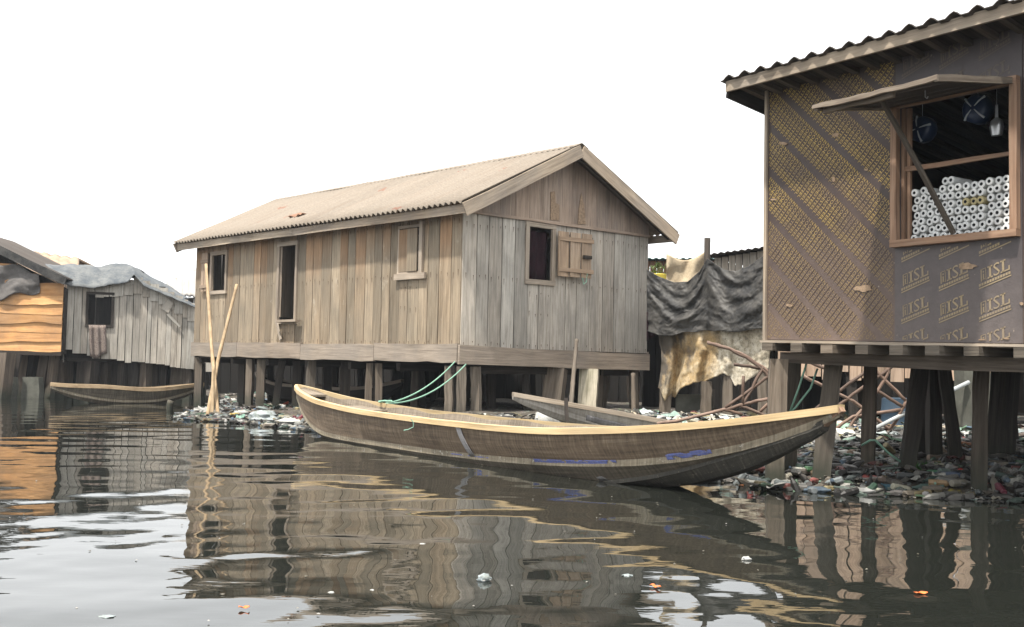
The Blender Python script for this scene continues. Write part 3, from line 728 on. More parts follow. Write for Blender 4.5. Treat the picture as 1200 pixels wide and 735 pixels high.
# printed lettering, one mesh per panel
def text_mesh(body, size):
    c = bpy.data.curves.new('lettering', 'FONT'); c.body = body; c.size = size; c.resolution_u = 2
    o = bpy.data.objects.new('lettering', c); COL.objects.link(o)
    bpy.context.view_layer.update()
    me = bpy.data.meshes.new_from_object(o.evaluated_get(bpy.context.evaluated_depsgraph_get()))
    vs = [v.co.copy() for v in me.vertices]; fs = [list(p.vertices) for p in me.polygons]
    bpy.data.objects.remove(o); bpy.data.curves.remove(c); bpy.data.meshes.remove(me)
    return vs, fs
def stamp(mb, tm, place, keep, mi=0):
    vs, fs = tm; P = [place(v.x, v.y) for v in vs]
    for f in fs:
        if all(keep(*P[i][0]) for i in f):
            o = len(mb.v); mb.v += [P[i][1] for i in f]; mb.face(list(range(o, o + len(f))), [(0, 0)] * len(f), 0., mi)
tz = text_mesh("ZOESTEEL", .05); xw = max(v.x for v in tz[0])
STR_L = .262; sx = STR_L / xw; LINE, BAND = .0485, .312
def print_panel(parent, s0, s1, keepf):
    mb = MB(); ang = R(47)                  # string direction, up to the right on the wall
    e1 = (math.cos(ang), math.sin(ang)); e2 = (math.sin(ang), -math.cos(ang))   # e2 runs down the band
    c0 = (s0, 1.3)
    for bnd in range(-8, 14):
        for ln in range(-60, 90):
            ox = c0[0] + e1[0] * bnd * BAND + e2[0] * ln * LINE; oz = c0[1] + e1[1] * bnd * BAND + e2[1] * ln * LINE
            if not (s0 - .4 < ox < s1 + .4 and 1.0 < oz < 4.1): continue
            def place(x, y):                # set upside down, as the sheet was nailed up
                u = STR_L - x * sx; v = -y * .92 + .036
                s = ox + e1[0] * u - e2[0] * v; z = oz + e1[1] * u - e2[1] * v
                return (s, z), sp(s, -OUT, z)
            OUT = .003; stamp(mb, tz, place, keepf, 0)
            a = (ox - e2[0] * .0425, oz - e2[1] * .0425); b = (a[0] + e1[0] * STR_L, a[1] + e1[1] * STR_L)
            q = [(a[0], a[1]), (b[0], b[1]), (b[0] - e2[0] * .004, b[1] - e2[1] * .004), (a[0] - e2[0] * .004, a[1] - e2[1] * .004)]
            if all(keepf(*p) for p in q):
                o = len(mb.v); mb.v += [sp(p[0], -.0025, p[1]) for p in q]; mb.face([o, o + 1, o + 2, o + 3], [(0, 0)] * 4, 0, 1)
    return obj('printed_lettering', mb, [M['ink_gold'], M['ink_line']], parent)
print_panel(pl, 0, S_A, lambda s, z: .012 < s < S_A - .012 and zb2(s) + .01 < z < ZT2 - .02)
print_panel(pr, S_B, S_E, lambda s, z: S_B + .06 < s < 3.6 and zb2(s) + .01 < z < ZT2 - .02)
# large logos: a boxed i, the letters ISL with serifs, two bars of small print
tS = text_mesh("S", .19); tI = text_mesh("ZOESTEEL", .05)
def q_rect(x0, y0, x1, y1): return [(x0, y0), (x1, y0), (x1, y1), (x0, y1)]
def logo(cx, cz, mbx, sc):
    a = R(19); ca, sa = math.cos(a), math.sin(a)
    def place(x, y):
        x *= sc; y *= sc
        s = cx + x * ca - y * sa * .12; z = cz + x * sa + y
        return (s, z), sp(s, -.0075, z)
    inside = lambda s, z: S_A + .01 < s < S_B - .01 and ((zb2(s) + .012 < z < wi[2] - .085) or (wi[3] + .085 < z < ZT2))
    def rect(x0, y0, x1, y1, mi=0, nseg=8):
        for k in range(nseg):
            a0 = x0 + (x1 - x0) * k / nseg; a1 = x0 + (x1 - x0) * (k + 1) / nseg
            ny_ = max(1, int((y1 - y0) / .02))
            for j in range(ny_):
              P = [place(*p) for p in q_rect(a0, y0 + (y1 - y0) * j / ny_, a1, y0 + (y1 - y0) * (j + 1) / ny_)]
              if all(inside(*p[0]) for p in P):
                o = len(mbx.v); mbx.v += [p[1] for p in P]; mbx.face([o, o + 1, o + 2, o + 3], [(0, 0)] * 4, 0, mi)
    rect(.085, .0, .115, .15, 0, 1); rect(.065, 0, .135, .018, 0, 2); rect(.065, .132, .135, .15, 0, 2)           # I
    rect(.265, 0, .295, .15, 0, 1); rect(.245, 0, .37, .018, 0, 3); rect(.245, .132, .315, .15, 0, 2); rect(.352, .018, .37, .055, 0, 1)   # L
    vs, fs = tS; sx0 = min(v.x for v in vs); sx1 = max(v.x for v in vs); sy0 = min(v.y for v in vs); sy1 = max(v.y for v in vs)
    stamp(mbx, (vs, fs), lambda x, y: place(.147 + (x - sx0) / (sx1 - sx0) * .088, -.003 + (y - sy0) / (sy1 - sy0) * .157), inside)
    rect(-.03, .0, -.014, .15, 0, 1); rect(.038, 0, .046, .15, 0, 1); rect(-.03, .142, .046, .15, 0, 2)          # the thin box of the i
    rect(.0, .012, .018, .085, 0, 1); rect(-.008, .012, .028, .022, 0, 1); rect(0, .10, .018, .12, 0, 1)          # i
    for k in range(12): rect(-.06 + k * .037, -.052, -.06 + k * .037 + .029, -.02, 0, 1)                      # bar of lettering too small to read
    rect(-.06, -.082, .385, -.066, 0, 12)
LX = [S_A + .10, S_A + .455, S_A + .81]
for i, x in enumerate(LX):
    for r in range(10):
        mb = MB(); logo(x, 1.262 + r * .26, mb, .64)
        if mb.f: obj('printed_logo', mb, M['ink_gold_pale'] if r < 7 else M['ink_faint'], pg)
# bare torn spots on the film
def scrap(par, px, py, w, h, n=9, out=.009):
    P = []
    for k in range(n):
        t = k / n * 6.283; r = random.uniform(.6, 1.15)
        P.append(onplane(px + w * r * math.cos(t), py - h * r * math.sin(t), O2 - B2 * out, -B2))
    mb = MB(); mb.poly_prism(P, B2 * .003); obj('torn_spot', mb, M['raw_ply'], par)
for a in ((1012, 338, 11, 5, 14), (979, 158, 5, 2.5, 12), (977, 210, 2.5, 4), (925, 358, 4, 2), (918, 168, 5, 2.5), (906, 234, 4, 1.2), (1015, 199, 3, 1.5)): scrap(pl, *a)
for a in ((1133, 312, 12, 4, 13, .012), (1197, 356, 3, 2, 8, .012), (1150, 398, 5, 1., 8, .012), (1180, 397, 4, 1., 8, .012)): scrap(pg, *a)
mb = MB(); mb.board(sp(-.012, -.006, zb2(0) - .02), sp(-.012, -.006, ZT2), .03, .035, T2, 5, .002); obj('corner_trim', mb, M['fascia'], shop)
# window
mb = MB(); rect_frame(mb, sp(0, -.012, 0), T2, -B2, *wi, .06, .055); wnd = obj('window_frame', mb, M['frame_red'], shop)
mb = MB(); mb.board(sp(wi[0], .03, 2.77), sp(wi[1], .03, 2.765), .035, .03, UP, 3); obj('crossbar', mb, M['frame_red'], wnd)
mb = MB(); mb.board(sp(wi[0] + .055, .05, wi[2]), sp(wi[0] + .055, .05, wi[3]), .035, .03, T2, 3); mb.board(sp(wi[0] + .015, .04, wi[2]), sp(wi[0] + .015, .04, wi[3]), .03, .06, T2, 3); obj('inner_jamb', mb, M['frame_red'], wnd)
mb = MB(); mb.box(sp(2.0, .27, wi[2] - .035), T2 * .62, B2 * .24, UP * .015); obj('inner_shelf', mb, M['dark_wood'], shop)
# hatch held open by a stick
hz0, hz1, hout = 3.31, 3.165, .95
hs0, hs1 = 1.40, 2.50
mb = MB(); hv = lambda s, f: sp(s, -.05 - hout * f, hz0 + (hz1 - hz0) * f)
n_ = 5
for k in range(n_):
    f0 = k / n_; f1 = (k + 1) / n_
    mb.board((hv(hs0, f0) + hv(hs0, f1)) / 2, (hv(hs1, f0) + hv(hs1, f1)) / 2, hout / n_ - .006, .018, (hv(hs0, 1) - hv(hs0, 0)), 5, .004)
ht = obj('hatch', mb, M['dark_wood'], shop)
mb = MB()
mb.board(hv(hs0 - .02, 1.01) + UP * .0, hv(hs1 + .01, 1.01) + UP * .010, .034, .03, UP, 12, .006, .008)
mb.board(hv(hs1 - .0, 1.02) + UP * .008, hv(hs1, .0) + UP * .005, .05, .035, UP, 6, .004)
mb.board(hv(hs0, 1.0) - UP * .004, hv(hs0, .0) - UP * .004, .05, .035, UP, 6, .004)
mb.board(hv(hs0 + .03, .93) - UP * .035, hv(hs1 - .4, .95) - UP * .03, .04, .03, UP, 6, .01, .01)
obj('hatch_edge', mb, M['hatch_edge'], ht)
mb = MB(); hk = hv(2.15, .62); mb.tube([hk - UP * .01, hk - UP * .06, hk - UP * .075 + T2 * .015, hk - UP * .06 + T2 * .025], .005, 5); obj('hook', mb, M['steel'], ht)
mb = MB(); mb.board(hv(1.86, .78) - UP * .02, sp(2.02, -.075, wi[2] + .005), .036, .028, T2, 5, .003, .01); obj('prop_stick', mb, M['post_mid'], shop)
# roof
FB = 3.70; ev = lambda s, b, z: sp(s, b, z)
mb = MB(); mb.board(ev(-.20, -.36, FB + .05), ev(S_E + .3, -.36, FB + .07), .10, .03, UP, 10, .003, .004); obj('fascia', mb, M['fascia'], shop)
mb = MB(); sl2 = (sp(0, 4.4, roofz(4.4)) - sp(0, -.4, FB + .10)); LV2 = sl2.length
corrugated(mb, sp(-.235, -.41, FB + .105), T2, sl2.normalized(), S_E + .55, LV2, .19, .045, .95, 2, True); obj('roof', mb, M['roof_dark'], shop, solid=.008)
mb = MB()
for k in range(27):
    s = -.08 + k * .22; mb.board(sp(s, -.345, roofz(-.345) - .035), sp(s, 4.2, roofz(4.2) - .035), .045, .06, UP, 2)
obj('rafter', mb, M['post_mid'], shop)
mb = MB(); mb.poly_prism([sp(-.22, -.35, roofz(-.35) - .008), sp(S_E + .25, -.35, roofz(-.35) - .008), sp(S_E + .25, 4.3, roofz(4.3) - .008), sp(-.22, 4.3, roofz(4.3) - .008)], UP * .006); obj('soffit', mb, M['dark_wood'], shop)
mb = MB(); mb.board(sp(-.21, -.34, roofz(-.34) - .075), sp(-.21, 4.3, roofz(4.3) - .075), .13, .025, UP, 4, .003); obj('bargeboard', mb, M['dark_wood'], shop)
# floor timbers and stilts
mb = MB(); mb.board(sp(-.02, -.045, zb2(0) - .018), sp(S_E, -.045, zb2(S_E) - .018), .022, .05, UP, 9, .003, .004); obj('ledge', mb, M['fascia'], shop)
for s in (.10, .44, .80, 1.16, 1.52, 1.86, 2.2, 2.6, 3.0, 3.4, 3.8, 4.3, 4.8):
    mb = MB(); mb.board(sp(s, -.10 + random.uniform(-.03, .02), zb2(s) - .072), sp(s, 4.0, zb2(s) - .072), .075, .13, UP, 3); obj('joist', mb, M['post'], shop)
for b in (.22, 2.2, 3.8):
    mb = MB(); mb.board(sp(.02, b, zb2(0) - .165), sp(S_E, b + .02, zb2(S_E) - .175), .11, .10, UP, 6, .008); obj('beam', mb, M['post_mid'], shop)
def pstilt(xt, yt, xb, yb, zbase, wpx, mat='post'):
    zt = 1.16
    b = onz(xb, yb, zbase); d = ray(xt, yt); 
    t = V((0, 0, EYE)) + d * (b.y / d.y); t = V((t.x, t.y, zt)); 
    dirn = (t - b); b2 = b - dirn.normalized() * .3
    stilt(shop, t, b2, wpx / 1296 * b.y, mat)
for a in ((913, 408, 908, 566, 0, 20), (928, 425, 922, 562, 0, 18), (977, 425, 962, 568, 0, 21), (1020, 430, 1018, 548, .14, 14, 'post_mid'), (1079, 430, 1062, 552, .13, 17, 'post_dark'), (1094, 430, 1096, 541, .16, 15, 'post_dark'),
          (1106, 432, 1119, 543, .16, 14, 'post_dark'), (1150, 432, 1148, 564, .13, 15, 'post_mid'), (1180, 440, 1172, 540, .18, 26, 'post_dark'), (1243, 440, 1240, 560, .14, 18), (1290, 440, 1300, 545, .16, 18, 'post_dark')): pstilt(*a)
for s, b in ((.15, 2.3), (.2, 3.7), (1.6, 3.7), (3.0, 2.4), (3.1, 3.8), (4.4, .4), (4.6, 2.5), (4.8, 3.8)):
    t = sp(s, b, 1.15); stilt(shop, t, V((t.x + random.uniform(-.1, .1), t.y, -.1)), .13, 'post_dark')

# paper rolls stacked in the window, each a thing of its own
def roll_mesh(mat):
    mb = MB(); R0, r0, hl = .0325, .0135, .13; n = 16
    prof = [(R0, -hl + .003), (R0 - .003, -hl), (r0, -hl), (r0, -hl + .09), ]
    rgs = []
    for rr, yy in [(R0, hl), (R0, -hl + .004), (R0 - .004, -hl), (r0, -hl), (r0 * .98, hl * .6)]:
        rgs.append([V((rr * math.cos(k / n * 6.283), yy, rr * math.sin(k / n * 6.283))) for k in range(n)])
    o = 0
    for rg in rgs: mb.v += rg
    for i in range(4):
        for k in range(n): mb.face([i * n + k, i * n + (k + 1) % n, (i + 1) * n + (k + 1) % n, (i + 1) * n + k], [(0, 0)] * 4, .5, 1 if i == 3 else 0)
    mb.face([4 * n + k for k in range(n)], [(0, 0)] * n, .5, 1); mb.face([k for k in range(n)][::-1], [(0, 0)] * n, .5, 0)
    o = obj('paper_roll', mb, [M[mat], M['roll_core']], None, 40, origin=(0, 0, 0), recalc=True); return o
pr_w = roll_mesh('white_paper'); pr_y = roll_mesh('yellow_paper')
rotz = math.atan2(B2.y, B2.x) - R(90); first = {}
cols_x = [wi[0] + .10 + .0672 * k for k in range(13)]
for c, s in enumerate(cols_x):
    top = 7 if c < 3 else (8 if c in (4, 5) else (6 if c == 3 else 7)); grp = 0 if c < 5 else (1 if c < 10 else 2)
    for r in range(8):
        if r >= top: continue
        y_ = (r == 4 and 7 <= c <= 9); base = pr_y if y_ else pr_w
        if base.name not in first: o = base; first[base.name] = 1
        else: o = base.copy(); COL.objects.link(o)
        z = wi[2] - .02 + .0325 + r * .0645 + (.012 if grp == 2 else 0) + .012 * (c % 2) * (1 if grp == 0 else 0)
        o.location = sp(s + (.008 if grp == 2 else 0) + random.uniform(-.004, .004) + (.016 if (r % 2 and grp == 0) else 0), .19 + random.uniform(-.02, .015), z)
        o.rotation_euler = (0, 0, rotz); 
        tag(o, 'yellowed paper roll among the white rolls in the shop window' if y_ else 'white paper roll with a grey core stacked in the shop window', 'paper roll', 'paper rolls stacked in the shop window')
# things hanging inside the window
def blue_pack(px, py, b, rad, rot):
    c = onplane(px, py, O2 + B2 * b, -B2)
    t = thing('blue_pack', '', 'pack', c); mb = MB()
    n = 14
    rg = [[c + B2 * y + (T2 * math.cos(k / n * 6.283) + UP * math.sin(k / n * 6.283)) * (rad * q) for k in range(n)] for y, q in ((-.07, .35), (-.065, .75), (-.04, .97), (.05, 1), (.08, .8))]
    mb.rings(rg, range(5), [k * .1 for k in range(n + 1)]); obj('wrapping', mb, M['blue_wrap'], t, 50, recalc=True)
    mb = MB()
    for k in range(4):
        a = rot + k * 1.5708; d = T2 * math.cos(a) + UP * math.sin(a)
        mb.tube([c - B2 * .078 + d * .02, c - B2 * .072 + d * rad * .6, c - B2 * .045 + d * rad], lambda f: .004 + .007 * f, 5)
    mb.tube([c + UP * rad, V((c.x, c.y, 3.72))], .003, 4); obj('strap', mb, M['white_strap'], t)
    return t
blue_pack(1081, 152, .35, .115, .2)['label'] = 'dark blue round pack with upright white straps hanging left in the shop window'
blue_pack(1146, 128, .35, .125, .75)['label'] = 'dark blue round pack with crossed white straps hanging high in the shop window'
c = onplane(1168, 146, O2 + B2 * .2, -B2); mb = MB()
mb.rings([[c + (T2 * math.cos(k / 10 * 6.283) * r_ + B2 * math.sin(k / 10 * 6.283) * r_ * .7) + UP * z_ for k in range(10)] for z_, r_ in ((-.09, .045), (-.02, .06), (.03, .05), (.055, .015), (.16, .012))], range(5), [k * .1 for k in range(11)])
mb.tube([c + UP * .15, V((c.x, c.y, 3.72))], .003, 4)
tag(obj('scoop', mb, M['steel'], None, 40, recalc=True), 'silver scoop hanging at the right side of the shop window', 'scoop')

# ------------------------------------------------------------------ canoes
class Canoe:
    def __init__(s, P0, d, n, table):
        s.P0 = V(P0); s.d = V(d).normalized(); s.n = V(n).normalized(); a = np.array(table, float); s.k = a[:, 0]; s.t = a
    def prm(s, k):
        def sm(c):
            h = .25; return sum(np.interp(k + o, s.k, s.t[:, c]) for o in (-h, 0, h)) / 3 if s.k[0] + h < k < s.k[-1] - h else np.interp(k, s.k, s.t[:, c])
        return [sm(c) for c in range(1, 7)]      # zg wg zc wc zb wb
    def P(s, k, w_, z): p = s.P0 + s.d * k + s.n * w_; return V((p.x, p.y, z))
    def surf(s, k, v, out=0.):
        zg, wg, zc, wc, zb, wb = s.prm(k)
        if v < 1: z = zg + (zc - zg) * v; w_ = wg + (wc - wg) * v + .05 * wg * math.sin(v * 3.14)
        else: z = zc + (zb - zc) * (v - 1); w_ = wc + (wb - wc) * (v - 1)
        return s.P(k, w_ + out, z)
    def build(s, root, mats, gun_w=.07, gun_h=.075, gun='gunwale', n=72):
        ks = np.linspace(s.k[0], s.k[-1], n + 1); rings = []
        for k in ks:
            zg, wg, zc, wc, zb, wb = s.prm(k); t = .03
            ti = min(t, wg * .5)
            o = [(wg, zg), (wg + (wc - wg) * .5 + .05 * wg, (zg + zc) / 2), (wc + .006, zc + .032), (wc + .008, zc - .026), (wb, zb)]
            i_ = [(max(0, wb - .01), min(zb + .05, zg - .02)), (max(.0, wc - ti), max(zc, min(zb + .06, zg - .015))), (max(0, wg + (wc - wg) * .5 - ti + .03 * wg), (zg + max(zc, zb + .06)) / 2), (max(.003, wg - ti), zg)]
            r = [s.P(k, a, b) for a, b in o] + [s.P(k, -a, b) for a, b in o[::-1]] + [s.P(k, -a, b) for a, b in i_[::-1]] + [s.P(k, a, b) for a, b in i_]
            r = [s.P(k, a, b) for a, b in o] + [s.P(k, -a, b) for a, b in o[::-1]] + [s.P(k, -a, b) for a, b in i_[::-1]] + [s.P(k, a, b) for a, b in i_]
            rings.append(r)
        nn = len(rings[0]); vs = [0, .25, .5, .54, .75, 1.3, 1.5, 1.54, 1.8, 2.05, 2.1, 2.3, 2.6, 2.8, 3.2, 3.5, 3.7, 3.9, 4.0][:nn + 1]
        mis = [0, 0, 3, 1, 1, 1, 3, 0, 0, 0, 2, 2, 2, 2, 2, 2, 2, 2]
        mb = MB(); mb.rings(rings, [float(k) for k in ks], vs, mis)
        obj('hull', mb, mats, root, 25, recalc=True)
        for sg in (1, -1):
            rg = []
            for k in ks:
                zg, wg = s.prm(k)[:2]; wob = .004 * math.sin(k * 5) ; ow = max(.0, wg) + .022 + wob; iw = max(.0, ow - gun_w); iw = max(iw, .001)
                h0 = zg - gun_h * .72; h1 = zg + gun_h * .28
                rg.append([s.P(k, sg * iw, h1), s.P(k, sg * ow, h1 - .004), s.P(k, sg * ow, h0), s.P(k, sg * iw, h0)])
            mb = MB(); mb.rings(rg, [float(k) + sg for k in ks], [0, .07, .15, .22, .3]); obj('gunwale', mb, M[gun], root, 30, recalc=True)
    def patch(s, root, name, mat, k0, k1, v0, v1, slant=0., out=.005, n=14):
        mb = MB(); mb.grid(lambda a, b: s.surf(k0 + (k1 - k0) * a + slant * b, v0 + (v1 - v0) * b, out), n if mat != 'blue_paint' else int(90 * (k1 - k0)), 4 if mat != 'blue_paint' else 9, 0, None, k1 - k0, .3)
        if mat == 'blue_paint':              # flaking paint: only scraps of the band are left
            keep = []
            for i, f in enumerate(mb.f):
                c = sum((mb.v[j] for j in f), V()) / 4; j = i % 9
                if MN.noise(V((c.x * 9 + 3, c.y * 9, c.z * 34))) + .5 * MN.noise(V((c.x * 26, c.y * 26, c.z * 70))) > (-.34 if 1 < j < 7 else -.04): keep.append(i)
            mb.f = [mb.f[i] for i in keep]; mb.uv = [mb.uv[i] for i in keep]; mb.rn = [mb.rn[i] for i in keep]; mb.mi = [mb.mi[i] for i in keep]; mb.col = [mb.col[i] for i in keep]
        obj(name, mb, M[mat], root, 60, solid=.006 if mat != 'blue_paint' else .003)
    def cross(s, root, name, mat, k0, k1, dz, th=.03):
        a0, a1 = s.prm(k0), s.prm(k1); mb = MB(); z0, z1 = a0[0] + dz, a1[0] + dz
        mb.poly_prism([s.P(k0, a0[1] - .03, z0), s.P(k0, -a0[1] + .03, z0), s.P(k1, -a1[1] + .03, z1), s.P(k1, a1[1] - .03, z1)], UP * -th); obj(name, mb, M[mat], root)

HM = [M['hull_up'], M['hull_lo'], M['hull_in'], M['chine']]
dmain = V((.555, -.832, 0)); nmain = V((-.832, -.555, 0))
#        k     zg   wg    zc    wc    zb    wb
MAIN = [(-1.20, .70, .015, .63, .012, .60, .01), (-1.0, .665, .12, .50, .09, .46, .05), (-.5, .60, .24, .22, .17, .14, .10), (.16, .53, .33, .07, .24, -.03, .16), (1.0, .485, .42, .05, .32, -.10, .2), (1.9, .45, .47, .05, .36, -.14, .24),
        (3.7, .43, .54, .06, .42, -.15, .28), (5.0, .425, .55, .08, .42, -.13, .28), (6.0, .44, .54, .12, .40, -.09, .26), (6.85, .495, .49, .18, .36, .02, .24), (7.5, .55, .41, .255, .29, .15, .21),
        (8.0, .605, .32, .35, .21, .305, .17), (8.5, .68, .19, .485, .12, .46, .10), (8.85, .735, .09, .61, .055, .59, .045), (9.12, .785, .015, .73, .01, .715, .008)]
c1 = Canoe((-2.58 + .0, 15.9, 0), dmain, nmain, MAIN)
boat = thing('canoe', 'long dark wooden canoe with a pale yellow rim moored in front of the big house', 'canoe', c1.P(4, 0, 0))
c1.build(boat, HM, .055, .062)
c1.cross(boat, 'stern_deck', 'hull_in', -1.1, -.55, -.03)
c1.cross(boat, 'seat', 'hull_in', .35, 1.05, -.07)
c1.cross(boat, 'seat', 'hull_in', 4.2, 4.45, -.09); c1.cross(boat, 'seat', 'hull_in', 6.9, 7.15, -.09)
c1.patch(boat, 'metal_strip', 'metal_strip', 4.42, 4.52, .12, 1.0, .12)
c1.patch(boat, 'metal_strip', 'metal_strip', 6.40, 6.50, 1.05, 1.9, .18)
c1.patch(boat, 'blue_patch', 'blue_paint', 5.72, 6.92, .90, 1.10)
c1.patch(boat, 'blue_patch', 'blue_paint', 7.52, 7.98, .82, .99)
c1.patch(boat, 'blue_patch', 'blue_paint', 4.1, 4.9, .97, 1.10)
mb = MB(); e0 = c1.P(8.72, 0, .60); mb.board(c1.P(8.93, .0, .62), c1.P(9.13, 0, .77), .05, .05, nmain, 4, .003); obj('stem_post', mb, M['frame_red'], boat)
ks_ = np.linspace(6.5, 8.98, 24); rg = []
for k in ks_:
    zg, wg, zc, wc, zb, wb = c1.prm(k); f = (k - 6.5) / 2.48; h_ = .02 + .11 * math.sin(min(1, f * 1.6) * 3.1416 * .5) * (1 - max(0, f - .7) * 2.2); w_ = max(.02, wb + .015)
    rg.append([c1.P(k, w_, zb + .03), c1.P(k, w_ + .005, zb - .02), c1.P(k, w_ * .5, zb - h_), c1.P(k, -w_ * .5, zb - h_), c1.P(k, -w_, zb - .02), c1.P(k, -w_, zb + .03)])
mb = MB(); mb.rings(rg, [float(k) for k in ks_], [0, .05, .15, .3, .4, .5, .6], [0, 0, 0, 0, 0, 0]); obj('keel_board', mb, [M['keel']], boat, 30, recalc=True)
# small rope bundle and the two mooring lines
ra = c1.P(.95, -.40, .50); mb = MB()
mb.tube([ra + V((.09 * math.cos(t * .9) + .02 * math.sin(t * 2.3), .09 * math.sin(t * .9), .03 + .012 * math.sin(t * 1.7))) for t in range(26)], .010, 6)
for px, py, sgx in ((533, 424, .22), (546, 427, .30)):
    e = at(px, py, 18.35); pts = []
    for i in range(17):
        f = i / 16; p = ra.lerp(e, f); p.z -= sgx * 4 * f * (1 - f) * .55; pts.append(p)
    mb.tube(pts, .012, 6)
tag(obj('mooring_rope', mb, M['rope_green'], None, 180), 'pale green mooring rope in two strands from the long canoe up to the house corner', 'rope')
mb = MB(); p = c1.P(3.45, .56, .36); mb.tube([p + V((0, -.02, .06)), p + V((.03, -.02, .02)), p + V((.03, -.02, -.03)), p + V((-.03, -.02, -.06)), p + V((-.08, -.02, -.07))], .006, 5); obj('rope_end', mb, M['rope_green'], boat)

# second canoe, drawn up on the bank
tip = at(601, 461, 14.0); endp = at(790, 496, 14.6)
d2 = (endp - tip); z2 = lambda k: None
L2 = V((d2.x, d2.y, 0)).length; dd = V((d2.x, d2.y, 0)).normalized(); nn2 = V((dd.y, -dd.x, 0))
zr = tip.z; ze = endp.z
tb = []
for k, wg, hd in ((0, .02, .03), (.3, .14, .12), (.8, .27, .22), (1.4, .36, .30), (2.2, .42, .34), (3.2, .42, .35), (4.2, .3, .3), (4.9, .1, .15), (5.1, .02, .05)):
    zg = zr + (ze - zr) * (k / L2) + (.05 * max(0, k - 2.8) ** 1.6 if k > 2.8 else 0); tb.append((k, zg, wg, zg - hd * .75, wg * .8, zg - hd - .05, wg * .5))
c2 = Canoe((tip.x, tip.y, 0), dd, nn2, tb)
boat2 = thing('canoe', 'worn grey canoe tilted on the rubbish bank with its tip raised toward the gable', 'canoe', c2.P(2, 0, 0))
c2.build(boat2, [M['hull_pale'], M['hull_pale'], M['hull_in'], M['hull_pale']], .06, .06, 'fascia', 40)
c2.patch(boat2, 'pale_patch', 'metal_strip', .9, 2.4, .62, 1.0)
mb = MB(); mb.board(at(665, 499, 13.6), at(663, 467, 13.75), .045, .04, (1, 0, 0), 4, .006); 
tag(obj('mooring_stake', mb, M['post_dark']), 'short dark stake standing against the tilted grey canoe', 'stake')

# far left canoe
a3 = onz(126, 472.5, 0); b3 = onz(198, 472.5, 0); d3 = (b3 - a3); L3 = d3.length
tb = [(-1.3, .46, .02, .38, .015, .34, .01), (-.9, .43, .2, .22, .15, .12, .1), (0, .42, .36, .06, .28, -.05, .2), (L3 * .4, .36, .42, .05, .33, -.1, .22), (L3 * .8, .36, .40, .06, .3, -.06, .2), (L3 + .1, .42, .28, .16, .2, .05, .14), (L3 + .6, .46, .12, .30, .08, .22, .05), (L3 + .85, .49, .02, .42, .015, .38, .01)]
c3 = Canoe(a3, d3, V((d3.y, -d3.x, 0)).normalized(), tb); boat3 = thing('canoe', 'dark canoe with a tan rim lying under the grey plank shack', 'canoe', c3.P(2, 0, 0))
c3.build(boat3, [M['hull_lo'], M['hull_lo'], M['hull_in'], M['chine']], .08, .09, 'bamboo', 40)
# dark canoe stored under the big house
a4 = at(300, 448, 27.0); a4.z = .35; b4 = at(440, 462, 23.6); b4.z = .35; d4 = b4 - a4; L4 = d4.length
tb = [(0, .80, .02, .7, .015, .66, .01), (.5, .68, .25, .45, .2, .36, .12), (1.5, .56, .42, .26, .34, .14, .22), (L4 - .5, .52, .42, .22, .34, .12, .22), (L4 + .4, .62, .2, .42, .15, .34, .1), (L4 + .9, .74, .02, .66, .015, .62, .01)]
c4 = Canoe(a4, d4, V((d4.y, -d4.x, 0)).normalized(), tb); boat4 = thing('canoe', 'old dark canoe stored between the stilts beneath the big house', 'canoe', c4.P(2, 0, 0.2))
c4.build(boat4, [M['dark_wood'], M['dark_wood'], M['dark_wood'], M['dark_wood']], .07, .07, 'skirt', 30)

